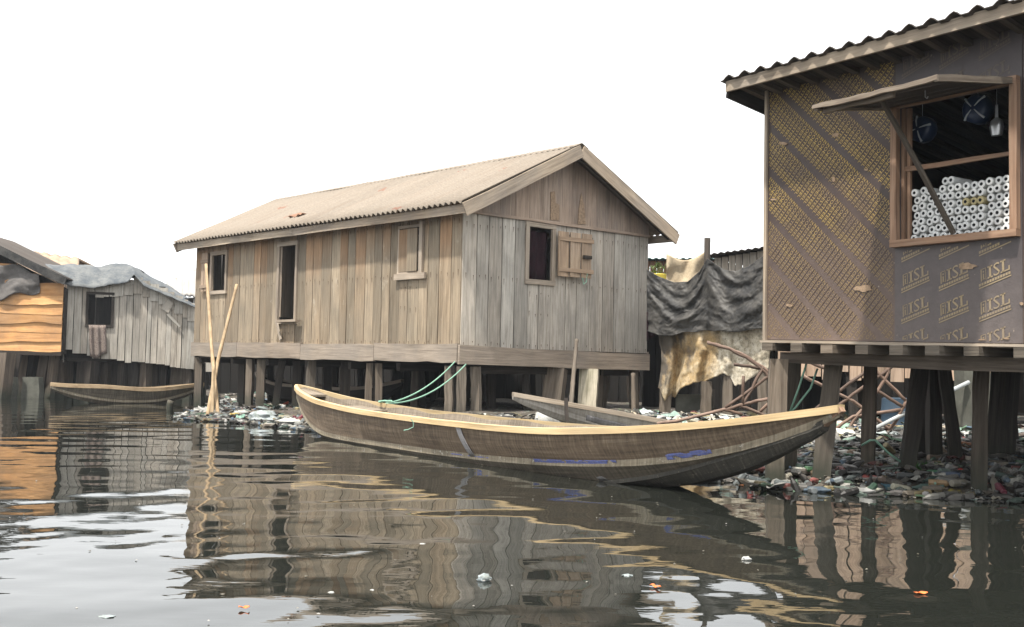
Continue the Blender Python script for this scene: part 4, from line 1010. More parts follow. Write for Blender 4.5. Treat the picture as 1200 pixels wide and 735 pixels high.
# ------------------------------------------------------------------ left shacks
# orange shack
LO = thing('plank_shack', 'orange wavy board shack on stilts at the far left', 'shack', at(40, 466, 29))
PA = at(-190, 405, 28.4); PB = at(72.5, 411, 29.0)
dO = V((PB.x - PA.x, PB.y - PA.y, 0)); LOl = dO.length; dO.normalize(); nO = V((dO.y, -dO.x, 0))
zO = lambda px, py: onplane(px, py, V((PA.x, PA.y, 0)), nO)
zb_ = PB.z; ztop = zO(74, 338).z; zap = zO(-60, 262).z
mb = MB(); z = zb_ - .02; rws = 9; hgt = (ztop + .55 - zb_) / rws
for r in range(rws + 5):
    z0 = zb_ + r * hgt
    endx = LOl - .01 if z0 < ztop - .1 else LOl - .02 - max(0, (z0 + hgt - ztop) / .47)
    if z0 > ztop + 1.2: break
    x = 0; segs = [random.uniform(.25, .5) * LOl, LOl]
    ph = random.random() * 9
    for q in segs:
        x1 = min(q, endx)
        if x1 - x < .3: continue
        n = 14; o = len(mb.v); rn = random.random(); ou = random.random() * 40
        for i in range(n + 1):
            s_ = x + (x1 - x) * i / n; p = V((PA.x + dO.x * s_, PA.y + dO.y * s_, 0)) + nO * (.03 + .015 * (r % 2))
            lo = z0 + .07 * MN.noise(V((s_ * 1.3 + ph, r * 3.1, 0))) + .03 * MN.noise(V((s_ * 4, r * 7.7, 2))) - .03; hi = z0 + hgt + .06 + .02 * MN.noise(V((s_ * 2, r, 5)))
            mb.v += [V((p.x, p.y, lo)) + nO * .035, V((p.x, p.y, hi)), V((p.x, p.y, hi)) - nO * .03, V((p.x, p.y, lo))]
        for i in range(n):
            A = o + i * 4; u0, u1 = ou + (x1 - x) * i / n, ou + (x1 - x) * (i + 1) / n
            mb.face([A + 4, A + 5, A + 1, A], [(u1, 0), (u1, hgt), (u0, hgt), (u0, 0)], rn, 0)
            mb.face([A, A + 3, A + 7, A + 4], [(u0, 0), (u0, .03), (u1, .03), (u1, 0)], rn, 0)
            mb.face([A + 5, A + 6, A + 2, A + 1], [(u1, 0), (u1, .03), (u0, .03), (u0, 0)], rn, 0)
            mb.face([A + 3, A + 2, A + 6, A + 7], [(u0, 0), (u0, hgt), (u1, hgt), (u1, 0)], rn, 0)
        mb.face([o, o + 1, o + 2, o + 3], [(0, 0)] * 4, rn, 0); e = o + n * 4; mb.face([e + 3, e + 2, e + 1, e], [(0, 0)] * 4, rn, 0)
        x = x1
obj('wavy_board_wall', mb, M['orange'], LO)
bk = -nO
mb = MB(); vplanks(mb, V((PB.x, PB.y, 0)), V((PB.x, PB.y, 0)) + bk * 5, zb_, ztop, dO, .3)
vplanks(mb, V((PA.x, PA.y, 0)) + bk * .12, V((PB.x, PB.y, 0)) + bk * .12, zb_, ztop, nO, .5)
g0 = V((PB.x, PB.y, ztop - .05)) + bk * .16; g1 = zO(-60, 268) + bk * .16; g2 = V((PA.x, PA.y, ztop - .05)) + bk * .16
mb.poly_prism([g2, g0, V((g0.x, g0.y, ztop + .02)), g1, V((2 * g1.x - g0.x, 2 * g1.y - g0.y, ztop))], bk * .03)
obj('added_dark_liner', mb, M['dark_wood'], LO)
# roof slope: rake board and sheet, rising to the left
eR = zO(80, 330); eR = V((eR.x, eR.y, eR.z)) + nO * .25; aR = zO(-60, 262) + nO * .25
mb = MB(); mb.board(eR - UP * .02, aR - UP * .02, .20, .04, UP, 6, .008); obj('bargeboard', mb, M['tarp_black'], LO)
sd_ = (aR - eR); mb = MB(); corrugated(mb, eR + UP * .05 - nO * .0, bk, sd_.normalized(), 5.2, sd_.length, .15, .03, .9, 1); ridge2 = aR + UP * .05; e2 = V((2 * aR.x - eR.x, 2 * aR.y - eR.y, eR.z)) ; sd2 = (aR - e2)
corrugated(mb, e2 + UP * .05, bk, sd2.normalized(), 5.2, sd2.length, .15, .03, .9, 1); obj('roof', mb, M['roof_dark'], LO, 60, solid=.01)
mb = MB()
def fn(u, v):
    p = zO(-8 + 56 * u, 306 + 46 * v - 10 * u * v + (14 * (u) * (1 - v)) + 3 * math.sin(u * 9)); return p + nO * (.12 + .05 * math.sin(u * 7 + v * 5) + .03 * MN.noise(V((u * 6, v * 6, 1))))
mb.grid(fn, 26, 18); obj('gable_sheet', mb, M['tarp_brown'], LO, 180, solid=.012)
mb = MB(); mb.board(V((PA.x, PA.y, zb_ - .08)), V((PB.x, PB.y, zb_ - .08)), .12, .12, UP, 5, .01); mb.box(V((PB.x, PB.y, zb_ - .05)) - dO * 2.9 + bk * 2.5, dO * 2.9, bk * 2.45, UP * .04); obj('floor', mb, M['dark_wood'], LO)
mb = MB(); vplanks(mb, V((PA.x, PA.y, 0)) + bk * 4.2, V((PB.x, PB.y, 0)) + bk * 4.2, -.3, zb_, nO, .5, gap=0.); obj('added_backing', mb, M['deep_shade'], LO)  # dark backing added to hide the bright sky below the floor
for px, wd_, m_ in ((3, .3, 'post_mid'), (12, .22, 'post_dark'), (22, .2, 'post_mid'), (33, .16, 'post_dark'), (45, .22, 'post_mid'), (58, .2, 'post_mid'), (64, .16, 'post_mid'), (-20, .2, 'post_mid'), (-50, .2, 'post_mid')):
    b = onz(px, 466 + random.uniform(-1, 1.5), 0); stilt(LO, V((b.x + random.uniform(-.05, .12), b.y + .15, zb_ - .1)), V((b.x - .03, b.y, -.35)), wd_, m_)
for k in range(9):
    p = V((PB.x, PB.y, 0)) - dO * (.2 + k * .7) + bk * random.uniform(1.5, 4); stilt(LO, V((p.x, p.y, zb_ - .1)), V((p.x + random.uniform(-.1, .1), p.y, -.4)), .2, 'post_dark')
for px, wpx in ((8, 14), (36, 18)):          # mossy blocks at the water line
    b = onz(px, 467, 0); mb = MB(); mb.board(V((b.x, b.y + .1, -.4)), V((b.x, b.y + .1, .55)), wpx / 44, .3, (1, 0, 0), 5, .03); obj('footing', mb, M['concrete'], LO)

# grey shack with a tarpaulin roof
LG = thing('plank_shack', 'grey vertical plank shack under a draped tarpaulin roof, beside the orange shack', 'shack', at(150, 466, 30))
QA = at(75, 412, 29.3); QB = at(227, 432, 30.6); QA = V((QA.x, QA.y, 0)); QB = V((QB.x, QB.y, 0)); dG = (QB - QA).normalized(); nG = V((dG.y, -dG.x, 0)); LGl = (QB - QA).length
zG = lambda px, py, o=0.: onplane(px, py, QA + nG * o, nG); sG = lambda px, py: ((zG(px, py) - QA).dot(dG), zG(px, py).z)
def interp_z(pts): 
    arr = [sG(*p) for p in pts]; xs_ = [a[0] for a in arr]; zs_ = [a[1] for a in arr]
    return lambda s: float(np.interp(s, xs_, zs_))
zbG = interp_z([(74, 408), (100, 415), (125, 419), (150, 424), (160, 420), (190, 427), (227, 432)]); ztG = interp_z([(74, 330), (110, 334), (150, 330), (160, 326), (190, 338), (227, 358)])
o0 = sG(103, 380); o1 = sG(131, 346)
mb = MB(); vplanks(mb, QA, QB, zbG, ztG, nG, .17, [(o0[0], o1[0], o0[1], o1[1])], .03, .07, 0, None, .006, .012, .35, .008); obj('plank_wall', mb, M['plank_grey'], LG)
mb = MB(); vplanks(mb, QA + dG * sG(112, 340)[0], QB, lambda s: ztG(s + sG(112, 340)[0]) - (.34 + .05 * s), lambda s: ztG(s + sG(112, 340)[0]) + .03, nG, .2, (), .02, .02, 0, None, .006, .012, .3, .008)
for v_ in mb.v: v_ += nG * .035
obj('top_cladding', mb, M['plank_grey'], LG)
mb = MB(); vplanks(mb, QB, QB - nG * 4.5, .9, 2.55, dG, .25, (), .03, .1); vplanks(mb, QA - nG * 4.5, QB - nG * 4.5, .9, 2.8, -nG, .4); vplanks(mb, QA - nG * .2, QA - nG * 4.5, .95, 2.9, -dG, .4)
obj('rear_wall', mb, M['plank_grey'], LG)
mb = MB(); vplanks(mb, QA - nG * .12 + dG * .05, QB - nG * .12 - dG * .05, 1.0, lambda s: ztG(s) - .02, nG, .6, (), .02); obj('added_dark_liner', mb, M['deep_shade'], LG); mb = MB(); vplanks(mb, QA - nG * 4.3, QB - nG * 4.3, -.2, 2.6, nG, .6, (), .02, gap=.0); obj('added_dark_liner', mb, M['dark_wood'], LG)  # dark liners added to stop light leaking through the shack
mb = MB(); mb.box((QA + QB) / 2 - nG * 2.3 + UP * 1.02, dG * (LGl / 2 - .05), nG * 2.2, UP * .05); obj('floor', mb, M['dark_wood'], LG)
mb = MB(); rect_frame(mb, QA, dG, nG, o0[0], o1[0], o0[1], o1[1], .07, .05); obj('window', mb, M['post_dark'], LG)
mb = MB()
def fn(u, v): p = zG(104 + 20 * u + 1.5 * v, 381 + (36 + 3 * math.sin(u * 5)) * v, .08); return p + nG * (.03 * math.sin(u * 16))
mb.grid(fn, 24, 8); obj('curtain', mb, M['curtain'], LG, 180, solid=.01)
mb = MB(); mb.poly_prism([zG(189, 362, .07), zG(197, 367, .07), zG(203, 356, .07), zG(196, 349, .07)], nG * .03); mb.board(zG(196, 368, .08), zG(211, 383, .08), .07, .02, UP, 2); obj('loose_patch', mb, M['plank_grey'], LG)
# tarpaulin: front hem follows the wall top, peak near px 157
hem = [(52, 320), (68, 331), (88, 336), (110, 337), (135, 333), (150, 330), (157, 321), (168, 335), (185, 342), (205, 350), (229, 360)]
rdg = [(52, 312), (75, 311), (100, 312), (120, 313), (140, 310), (152, 312), (157, 313), (168, 317), (185, 327), (205, 338), (230, 352)]
hx = [h[0] for h in hem]; 
def fn(u, v):
    px = 52 + 178 * u; hy = float(np.interp(px, hx, [h[1] for h in hem])); ry = float(np.interp(px, [h[0] for h in rdg], [h[1] for h in rdg]))
    a = zG(px, hy, .22); b = zG(px, ry, -1.6) if False else None
    back = 2.2 * v
    zr_ = onplane(px, ry, QA - nG * 1.6, nG).z
    f = min(1, v * 2.2 / 1.6)
    f2 = f * (2 - f)
    z = a.z + (zr_ - a.z) * (f2 if v < .73 else 1) - max(0, v - .73) * .9
    fold = .022 * math.sin(px * .12 + v * 5 + 4 * MN.noise(V((px * .03, v * 2, 0)))) * math.sin(v * 2.2) + .02 * MN.noise(V((px * .05, v * 4, 4))) - .03 * abs(MN.noise(V((px * .06 + v * 3, v * 3, 14)))) + .012 * MN.noise(V((px * .2, v * 9, 4)))
    p = a - nG * (back * 1.0); return V((p.x, p.y, z + fold)) + nG * (.02 * math.sin(px * .35) * (1 - v))
mb = MB(); mb.grid(fn, 110, 26); tg = obj('tarpaulin_roof', mb, M['tarp_grey'], LG, 180, solid=.015)
mb = MB()
for px0, py0, px1, py1 in ((146, 311, 168, 320), (88, 313, 110, 318)): mb.board(zG(px0, py0, -1.2), zG(px1, py1, -.8), .07, .05, UP, 2)
obj('roof_batten', mb, M['dark_wood'], tg)
for px, wd_, m_ in ((73, .28, 'post_mid'), (80, .2, 'post_dark'), (92, .22, 'post_dark'), (104, .3, 'post_dark'), (112, .34, 'post_dark'), (121, .3, 'post_mid'), (136, .26, 'post_dark'), (143, .2, 'post_dark'), (158, .34, 'post_dark'), (169, .42, 'post_mid'), (183, .3, 'post_dark'), (190, .2, 'post_dark'), (204, .22, 'post_mid'), (213, .34, 'post_mid'), (221, .2, 'post_mid'), (226, .18, 'post_mid')):
    p = zG(px, 440, -random.uniform(.1, .7)); ln = random.uniform(-.12, .12); stilt(LG, V((p.x + ln, p.y, 1.0)), V((p.x, p.y, -.4)), wd_, m_)
for k in range(10):
    p = QA + dG * (.3 + k * .38) - nG * random.uniform(1.2, 4.2); stilt(LG, V((p.x, p.y, 1.0)), V((p.x + random.uniform(-.1, .1), p.y, -.4)), .22, 'post_dark')

# roofs seen beyond the shacks
def far_hut(name, label, px0, px1, ridge, eave, Y, zf, wallm, roofm, deep=5.):
    a = at(px0, ridge[0], Y + deep / 2); b = at(px1, ridge[1], Y + deep / 2); c = at(px0, eave[0], Y); d = at(px1, eave[1], Y)
    t = thing(name, label, 'hut', (c.x + (d.x - c.x) / 2, Y, 0))
    mb = MB(); mb.grid(lambda u, v: c.lerp(d, u).lerp(a.lerp(b, u), v) + V((0, 0, .05 * MN.noise(V((u * 9, v * 4, 0))) + .03 * math.sin(u * 60))), 60, 8, 0, .5, (d - c).length, 3)
    c2_ = V((c.x, c.y + deep, c.z)); d2_ = V((d.x, d.y + deep, d.z)); mb.grid(lambda u, v: d2_.lerp(c2_, u).lerp(b.lerp(a, u), v) + V((0, 0, .03 * math.sin(u * 60))), 60, 8, 0, .5, 6, 3)
    obj('roof', mb, roofm, t, 60, solid=.08)
    mb = MB(); A = V((c.x + .2, Y + .25, 0)); B = V((d.x - .2, d.y + .25, 0)); vplanks(mb, A, B, .7, min(c.z, d.z), (0, -1, 0), .35)
    vplanks(mb, A + V((0, deep - .5, 0)), B + V((0, deep - .5, 0)), .7, min(c.z, d.z), (0, 1, 0), .35); vplanks(mb, A, A + V((0, deep - .5, 0)), .7, c.z, (-1, 0, 0), .35); vplanks(mb, B, B + V((0, deep - .5, 0)), .7, d.z, (1, 0, 0), .35)
    obj('plank_wall', mb, wallm, t)
    for q in (.05, .35, .65, .95):
        for y_ in (.4, deep - .6): p = A.lerp(B, q); stilt(t, V((p.x, p.y + y_, .75)), V((p.x, p.y + y_, -.4)), .2, 'post_dark')
    return t
far_hut('thatched_hut', 'hut with a ragged brown thatch roof rising behind the two left shacks', -20, 92, (287, 304), (322, 322), 36, .7, M['tan_plank'], M['thatch'])
far_hut('tin_roof_hut', 'hut with a pale sloping tin roof showing between the grey shack and the big house', 196, 262, (332, 300), (345, 349), 38, .7, M['plank_grey'], M['roof_grey'])

# ------------------------------------------------------------------ between and behind the houses
def rear_house(name, label, A, B, deep, zf, zt, mat, roofm=M['roof_dark'], bw=.3, roofrise=.35, jag=.05, stilts=True, sm='post_dark', to_ground=False, ztl=None, ztr=None):
    A = V((A[0], A[1], 0)); B = V((B[0], B[1], 0)); d = (B - A); L = d.length; d.normalize(); n = V((d.y, -d.x, 0))
    t = thing(name, label, 'house', (A + B) / 2); ztl = ztl or zt; ztr = ztr or zt; zf_ = -.2 if to_ground else zf
    zt_f = lambda s: ztl + (ztr - ztl) * s / L
    mb = MB(); vplanks(mb, A, B, zf_, zt_f, n, bw, (), .03, jag); vplanks(mb, A - n * deep, B - n * deep, zf_, zt_f, -n, bw); vplanks(mb, A, A - n * deep, zf_, ztl, -d, bw); vplanks(mb, B, B - n * deep, zf_, ztr, d, bw)
    obj('plank_wall', mb, mat, t)
    mb = MB(); P = A - d * .2 + n * .3 + UP * (ztl + .02); Q = B + d * .2 + n * .3 + UP * (ztr + .02); S = A - d * .2 - n * (deep + .2) + UP * (ztl + roofrise)
    du_ = (Q - P); dv_ = (S - P); corrugated(mb, P, du_.normalized(), dv_.normalized(), du_.length, dv_.length, .15, .03, .9, 1); obj('roof', mb, roofm, t, 60, solid=.01)
    mb = MB(); mb.box((A + B) / 2 - n * deep / 2 + UP * (zf + .02), d * (L / 2 - .04), n * (deep / 2 - .04), UP * .04); obj('floor', mb, M['dark_wood'], t)
    if stilts:
        for k in range(int(L / 1.0) + 1):
            for b_ in (.1, deep * .5, deep - .2):
                p = A + d * min(L - .1, .1 + k * 1.0 + random.uniform(-.15, .15)) - n * b_; g_ = gz(p.x, p.y); stilt(t, V((p.x + random.uniform(-.1, .1), p.y, zf)), V((p.x, p.y, g_ - .2)), random.uniform(.12, .22), sm if random.random() < .7 else 'post')
    return t
p0 = at(912, 440, 17.2); p1 = at(1330, 440, 15.4)
rh = rear_house('rear_stilt_house', 'tan plank house on stilts seen beneath the floor of the plywood shop', (p0.x, p0.y), (p1.x, p1.y), 4, 1.10, 3.5, M['tan_plank'], bw=.22, jag=.22)
p0 = at(836, 440, 23.0); p1 = at(960, 440, 22.0)
rear_house('plank_shed', 'small plank shed with a dark sheet roof above the black tarpaulin', (p0.x, p0.y), (p1.x, p1.y), 2.5, 1.1, 3.3, M['plank_grey'], M['roof_dark'], .16, .1, .05, ztl=at(840, 303, 23).z, ztr=at(960, 284, 22).z)
p0 = at(700, 440, 27); p1 = at(838, 440, 26.4)
rear_house('rusty_sheet_shed', 'rust brown sheet shed showing above the tarpaulin next to the big house', (p0.x, p0.y), (p1.x, p1.y), 3, .9, at(770, 305, 26.5).z, M['rust_sheet'], M['teal_sheet'], .14, .15, .0)
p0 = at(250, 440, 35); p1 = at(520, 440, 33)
rear_house('backdrop_shack', 'added dark backdrop shack behind the left stilts of the big house', (p0.x, p0.y), (p1.x, p1.y), 3, .9, 2.6, M['deep_shade'], to_ground=True)  # dark backdrop added to block the white sky under the house
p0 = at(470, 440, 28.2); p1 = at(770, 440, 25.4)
rear_house('backdrop_shack', 'added dark backdrop shack behind the right stilts of the big house', (p0.x, p0.y), (p1.x, p1.y), 3, .9, 2.5, M['deep_shade'], to_ground=True)
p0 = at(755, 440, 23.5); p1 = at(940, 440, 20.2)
rear_house('backdrop_shack', 'low added dark backdrop shack behind the ragged canvas between the two houses', (p0.x, p0.y), (p1.x, p1.y), 2.0, .7, 1.9, M['deep_shade'], to_ground=True)
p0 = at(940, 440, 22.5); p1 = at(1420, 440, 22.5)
rear_house('backdrop_shack', 'added dark backdrop shack standing behind the tan house under the plywood shop', (p0.x, p0.y), (p1.x, p1.y), 3, .9, 2.5, M['deep_shade'], to_ground=True)
# post, tarpaulins, canvas
YT = lambda px: 19.0 - (px - 760) / 140 * 1.6
def tq(px, py, o=0.): return at(px, py, YT(px) - o)
mb = MB(); mb.tube([tq(829, 279, -.4), tq(828, 340, -.4), tq(827, 420, -.4), tq(827, 500, -.4)], lambda f: .055 - .01 * f, 8); tag(obj('tent_post', mb, M['dark_wood'], None, 180), 'tall pole holding up the black tarpaulin between the houses', 'post')
top = [(758, 316), (772, 324), (790, 331), (806, 330), (820, 318), (829, 303), (838, 309), (848, 316), (862, 318), (878, 312), (890, 303), (905, 294)]
bot = [(758, 388), (770, 393), (790, 393), (812, 388), (829, 387), (850, 389), (872, 388), (890, 385), (905, 384)]
def fn(u, v):
    px = 758 + 147 * u; a = float(np.interp(px, [t[0] for t in top], [t[1] for t in top])); b = float(np.interp(px, [t[0] for t in bot], [t[1] for t in bot]))
    # catenary swags between the house, the pole and the shop
    s1 = (px - 758) / 71 if px < 829 else (px - 829) / 76; s1 = min(1, max(0, s1)); sw_ = math.sin(s1 * 3.1416); side = 0 if px < 829 else 7
    wv = v + .07 * MN.noise(V((u * 4, v * 2.2, side))) + .02 * MN.noise(V((u * 13, v * 5, 5)))
    fold = 0
    for q, (c_, am, wd_, dr) in enumerate(((.02, .05, .05, .22), (.17, .075, .07, .30), (.31, .03, .035, .22), (.42, .085, .08, .34), (.60, .035, .05, .16), (.78, .03, .06, .05))):
        am2 = am * (.55 + .9 * MN.noise(V((u * 5 + q * 3.7, side, 1)))); fold += max(0, am2) * math.exp(-((wv - c_ - dr * sw_ + .08 * (1 - s1)) / wd_) ** 2) * (.45 + .7 * sw_)
    apex = math.exp(-((px - 829) / 26) ** 2); fold += apex * (.05 * math.sin((px - 829) / (6 + 26 * v) * 3) * (.3 + v)) + .04 * MN.noise(V((u * 8, v * 5, 0))) - .05 * abs(MN.noise(V((u * 6 + v * 2, v * 5 - u * 3, 9)))) - .022 * abs(MN.noise(V((u * 17, v * 12 + u * 6, 3))))+ .006 * MN.noise(V((u * 50, v * 22, 3)))
    return tq(px, a + (b - a) * v + 3 * MN.noise(V((u * 9, v, 1))) * v, fold + .1 + .14 * sw_ * v)
mb = MB(); mb.grid(fn, 200, 90); tag(obj('black_tarpaulin', mb, M['tarp_black'], None, 180, solid=.01), 'faded black tarpaulin draped in swags between the big house and the plywood shop', 'tarpaulin')
bot2 = [(772, 455), (778, 470), (783, 463), (790, 466), (797, 455), (805, 452), (815, 448), (825, 447), (838, 441), (846, 438), (855, 441), (862, 453), (872, 449), (886, 440), (900, 432)]
def fn(u, v):
    px = 770 + 132 * u - (1 - u) * 8 * math.sin(v * 2.5) * 0; b = float(np.interp(px, [t[0] for t in bot2], [t[1] for t in bot2])); a = 384
    fold = .13 * math.sin(px * .17 + 1.2 * v + 1.2) * max(0, 1 - u * 1.2) * (.3 + v) + .07 * math.sin(px * .37 + v * 2) * (1 - u) + .06 * MN.noise(V((u * 7, v * 3, 2))) + .010 * MN.noise(V((u * 24, v * 14, 2)))
    return tq(px + 5 * (1 - u) * math.sin(v * 3) + 2.5 * MN.noise(V((v * 6, u * 3, 8))), a + (b - a) * v + 2 * MN.noise(V((u * 30, v, 1))) * v, fold - .03)
mb = MB(); mb.grid(fn, 100, 44)
tag(obj('ragged_canvas', mb, M['canvas'], None, 180, solid=.014), 'ragged ochre canvas hanging below the black tarpaulin', 'canvas')
mb = MB()
def fn(u, v): px = 770 + 62 * u; return at(px, 296 + (2 if u > .5 else 0) + 36 * v * (1) + (13 * math.sin(u * 3.14) * (1 - .3 * v)), 20.5 - .06 * math.sin(u * 20 + v * 4))
def fn(u, v): px = 781 + 45 * u; return at(px, 297 - 2 * u + 34 * v + 9 * math.sin(u * 3.14) * (1 - .4 * v), 20.3 - .05 * math.sin(u * 9 + v * 3 + 2 * MN.noise(V((u * 3, v * 2, 0)))))
mb.grid(fn, 40, 14); tag(obj('tan_cloth', mb, M['tan_cloth'], None, 180, solid=.012), 'tan cloth slung behind the black tarpaulin', 'cloth')
# yellow bucket with a plant
pb = at(771, 331, 23.0); mb = MB(); t = thing('plant_pot', 'yellow plastic tub with a small green plant behind the black tarpaulin', 'plant pot', pb)
mb.rings([[pb + V((r_ * math.cos(k / 12 * 6.283), r_ * math.sin(k / 12 * 6.283), z_)) for k in range(12)] for z_, r_ in ((-.1, .17), (.16, .21), (.17, .19), (.14, .18))], range(4), [k * .1 for k in range(13)]); obj('tub', mb, M['yellow_plastic'], t, 40, recalc=True)
mb = MB()
for k in range(70):
    a = random.random() * 6.28; r_ = random.random() * .2; p = pb + V((math.cos(a) * r_, math.sin(a) * r_, .14 + random.random() * .28)); dz = V((random.uniform(-1, 1), random.uniform(-1, 1), random.uniform(-.3, 1))).normalized() * .05; e = dz.cross(V((random.random(), random.random(), .3))).normalized() * .016
    o = len(mb.v); mb.v += [p - dz, p + e, p + dz, p - e]; mb.face([o, o + 1, o + 2, o + 3], [(0, 0)] * 4, random.random(), 0)
for k in range(6): mb.tube([pb + UP * .1, pb + V((random.uniform(-.15, .15), random.uniform(-.15, .15), .36))], .006, 4)
obj('plant', mb, M['leaf'], t)
mb = MB(); mb.box(pb - UP * .13, V((.5, 0, 0)), V((0, .25, 0)), UP * .02)
for sx_ in (-.4, .4):
    p = pb + V((sx_, 0, -.15)); mb.board(p, V((p.x, p.y, .0)), .08, .06, (1, 0, 0), 3)
tag(obj('plank_stand', mb, M['skirt']), 'rough plank stand under the yellow tub', 'stand')
# reddish cloth and pale jug beside the house corner
mb = MB(); c = tq(766, 384, .0); mb.grid(lambda u, v: at(758 + 15 * u, 366 + 34 * v * (1 - .3 * u), 18.9 + .06 * math.sin(u * 8)), 12, 8); tag(obj('dark_red_cloth', mb, M['red_cloth'], None, 180, solid=.01), 'dark red cloth hanging by the right corner of the big house', 'cloth')
# posts and slabs under the canvas
for i, (px, py, px1, py1, wd_, lb) in enumerate(((780, 452, 778, 500, .18, 'left'), (828, 447, 827, 498, .16, 'mid'), (853, 440, 852, 496, .14, 'x'), (893, 425, 893, 498, .12, 'r'))):
    mb = MB(); a_ = tq(px, py, -.1); b_ = tq(px1, py1, -.1); b_.z = gz(b_.x, b_.y) - .15; mb.board(b_, a_, wd_, wd_ * .8, (1, 0, 0), 5, .008)
    tag(obj('short_post', mb, M['post']), ['leaning short post under the torn left hem of the canvas', 'pale short post under the middle of the canvas', 'dark short post under the canvas, behind the rusty rods', 'thin short post between the canvas and the shop stilts'][i], 'post')
mb = MB(); a_ = tq(793, 462, -.35); mb.board(V((a_.x + .3, a_.y, gz(a_.x, a_.y) - .1)), V((a_.x + .3, a_.y, a_.z)), .62, .12, (1, 0, 0), 4, .02); tag(obj('stone_slab', mb, M['concrete']), 'grey upright slab in the shadow below the canvas', 'slab')

# rusty rod frames
def rods(name, label, segs, Y, r=.022):
    P = [[(a[0] if len(a) > 2 else a) for a in sg] for sg in segs]
    all_ = [at(q[0], q[1], Y + (q[2] if len(q) > 2 else 0)) for sg in segs for q in sg]
    c = sum(all_, V()) / len(all_); c.z = min(p.z for p in all_)
    t = thing(name, label, 'frame', c)
    for sg in segs:
        pts = [at(q[0], q[1], Y + (q[2] if len(q) > 2 else 0)) for q in sg]
        fine = []
        for i in range(len(pts) - 1):
            for k in range(4): fine.append(pts[i].lerp(pts[i + 1], k / 4) + V((random.uniform(-1, 1), 0, random.uniform(-1, 1))) * .006)
        fine.append(pts[-1]); mb = MB(); mb.tube(fine, r, 7); obj('rod', mb, M['rusty'], t, 180)
    return t
rods('rod_frame', 'bent rusty rods crossing in front of the ragged canvas', [[(829, 401), (850, 407), (872, 416), (890, 428), (906, 440)], [(829, 402), (855, 409), (880, 422), (897, 436), (907, 450)], [(860, 427), (875, 429), (890, 432)], [(905, 466), (880, 472), (850, 480), (800, 492), (770, 497)], [(902, 440), (880, 457), (850, 478)], [(894, 430), (882, 455), (868, 478)], [(868, 476), (890, 484), (900, 490)], [(890, 483), (905, 468)], [(850, 480), (870, 486)], [(871, 440), (871, 476)]], 13.2, .02)
rods('rod_frame', 'lattice of crossed rusty rods under the floor of the plywood shop', [[(940, 440), (975, 458), (1000, 470), (1052, 510)], [(968, 486), (1000, 462), (1020, 448), (1052, 425)], [(955, 480), (995, 450), (1046, 412)], [(1012, 420), (1040, 448), (1062, 470)], [(975, 505), (1000, 488), (1055, 480)], [(1036, 514), (1052, 490), (1062, 470)], [(985, 518), (1005, 486), (1020, 470)], [(1024, 455), (1060, 478)], [(1046, 412), (1040, 440), (1020, 470)], [(940, 420), (975, 436)], [(975, 440), (976, 478), (974, 512)]], 14.2, .022)
a_ = at(1026, 502, 14.0); b_ = at(1135, 448, 14.8); mb = MB(); mb.tube([a_, a_.lerp(b_, .5) + UP * .01, b_], .028, 8); tag(obj('plastic_pipe', mb, M['pipe_grey'], None, 180), 'long pale grey pipe slanting between the stilts of the plywood shop', 'pipe')
# walkway planks and concrete stump
mb = MB()
for dz in (0, .14): mb.board(at(930, 517 + dz * 20, 13.2 + dz), at(1052, 521 + dz * 20, 12.9 + dz), .12, .05, (0, 1, 0), 5, .01)
tag(obj('walkway_plank', mb, M['post']), 'muddy plank walkway on the rubbish behind the canoe bow', 'walkway')
mb = MB(); a_ = at(1139, 508, 15.0); mb.board(V((a_.x, a_.y, -.1)), V((a_.x, a_.y, 1.2)), .36, .34, (1, 0, 0), 5, .02); tag(obj('concrete_column', mb, M['concrete']), 'thick mossy concrete column under the tan rear house', 'column')
mb = MB(); a_ = at(1052, 470, 16.0); mb.rings([[V((a_.x + r_ * math.cos(k / 16 * 6.283), a_.y + r_ * math.sin(k / 16 * 6.283), z_)) for k in range(16)] for z_, r_ in ((.1, .2), (.12, .22), (.3, .23), (.32, .24), (.34, .23), (.5, .23), (.52, .24), (.54, .23), (.7, .22), (.71, .19))], range(10), [k * .1 for k in range(17)])
tag(obj('plastic_drum', mb, M['blue_plastic'], None, 35, recalc=True), 'faded blue drum standing behind the rusty rod lattice', 'drum')
mb = MB(); a_ = at(1160, 420, 13.2); b_ = at(1240, 420, 13.0); vplanks(mb, V((a_.x, a_.y, 0)), V((b_.x, b_.y, 0)), .62, 1.22, (0, -1, 0), .12)
tag(obj('board_screen', mb, M['dark_wood']), 'dark screen of narrow boards hanging under the plywood shop', 'screen')
mb = MB()
for pts, r_ in (([(947, 414), (944, 430), (936, 455), (926, 482)], .010), ([(958, 432), (950, 455), (932, 478), (926, 483)], .010)): mb.tube([at(x, y_, 10.5) for x, y_ in pts], r_, 6)
tag(obj('green_rope', mb, M['rope_green'], None, 180), 'green rope hanging from the shop beam beside the canoe bow', 'rope')
mb = MB(); mb.tube([at(1010, 522, 10.6), at(1020, 516, 10.5), at(1026, 516, 10.5), at(1040, 530, 10.5), at(1062, 546, 10.5)], .011, 6); tag(obj('green_strap', mb, M['rope_green'], None, 180), 'pale green strap tied around a shop stilt', 'strap')

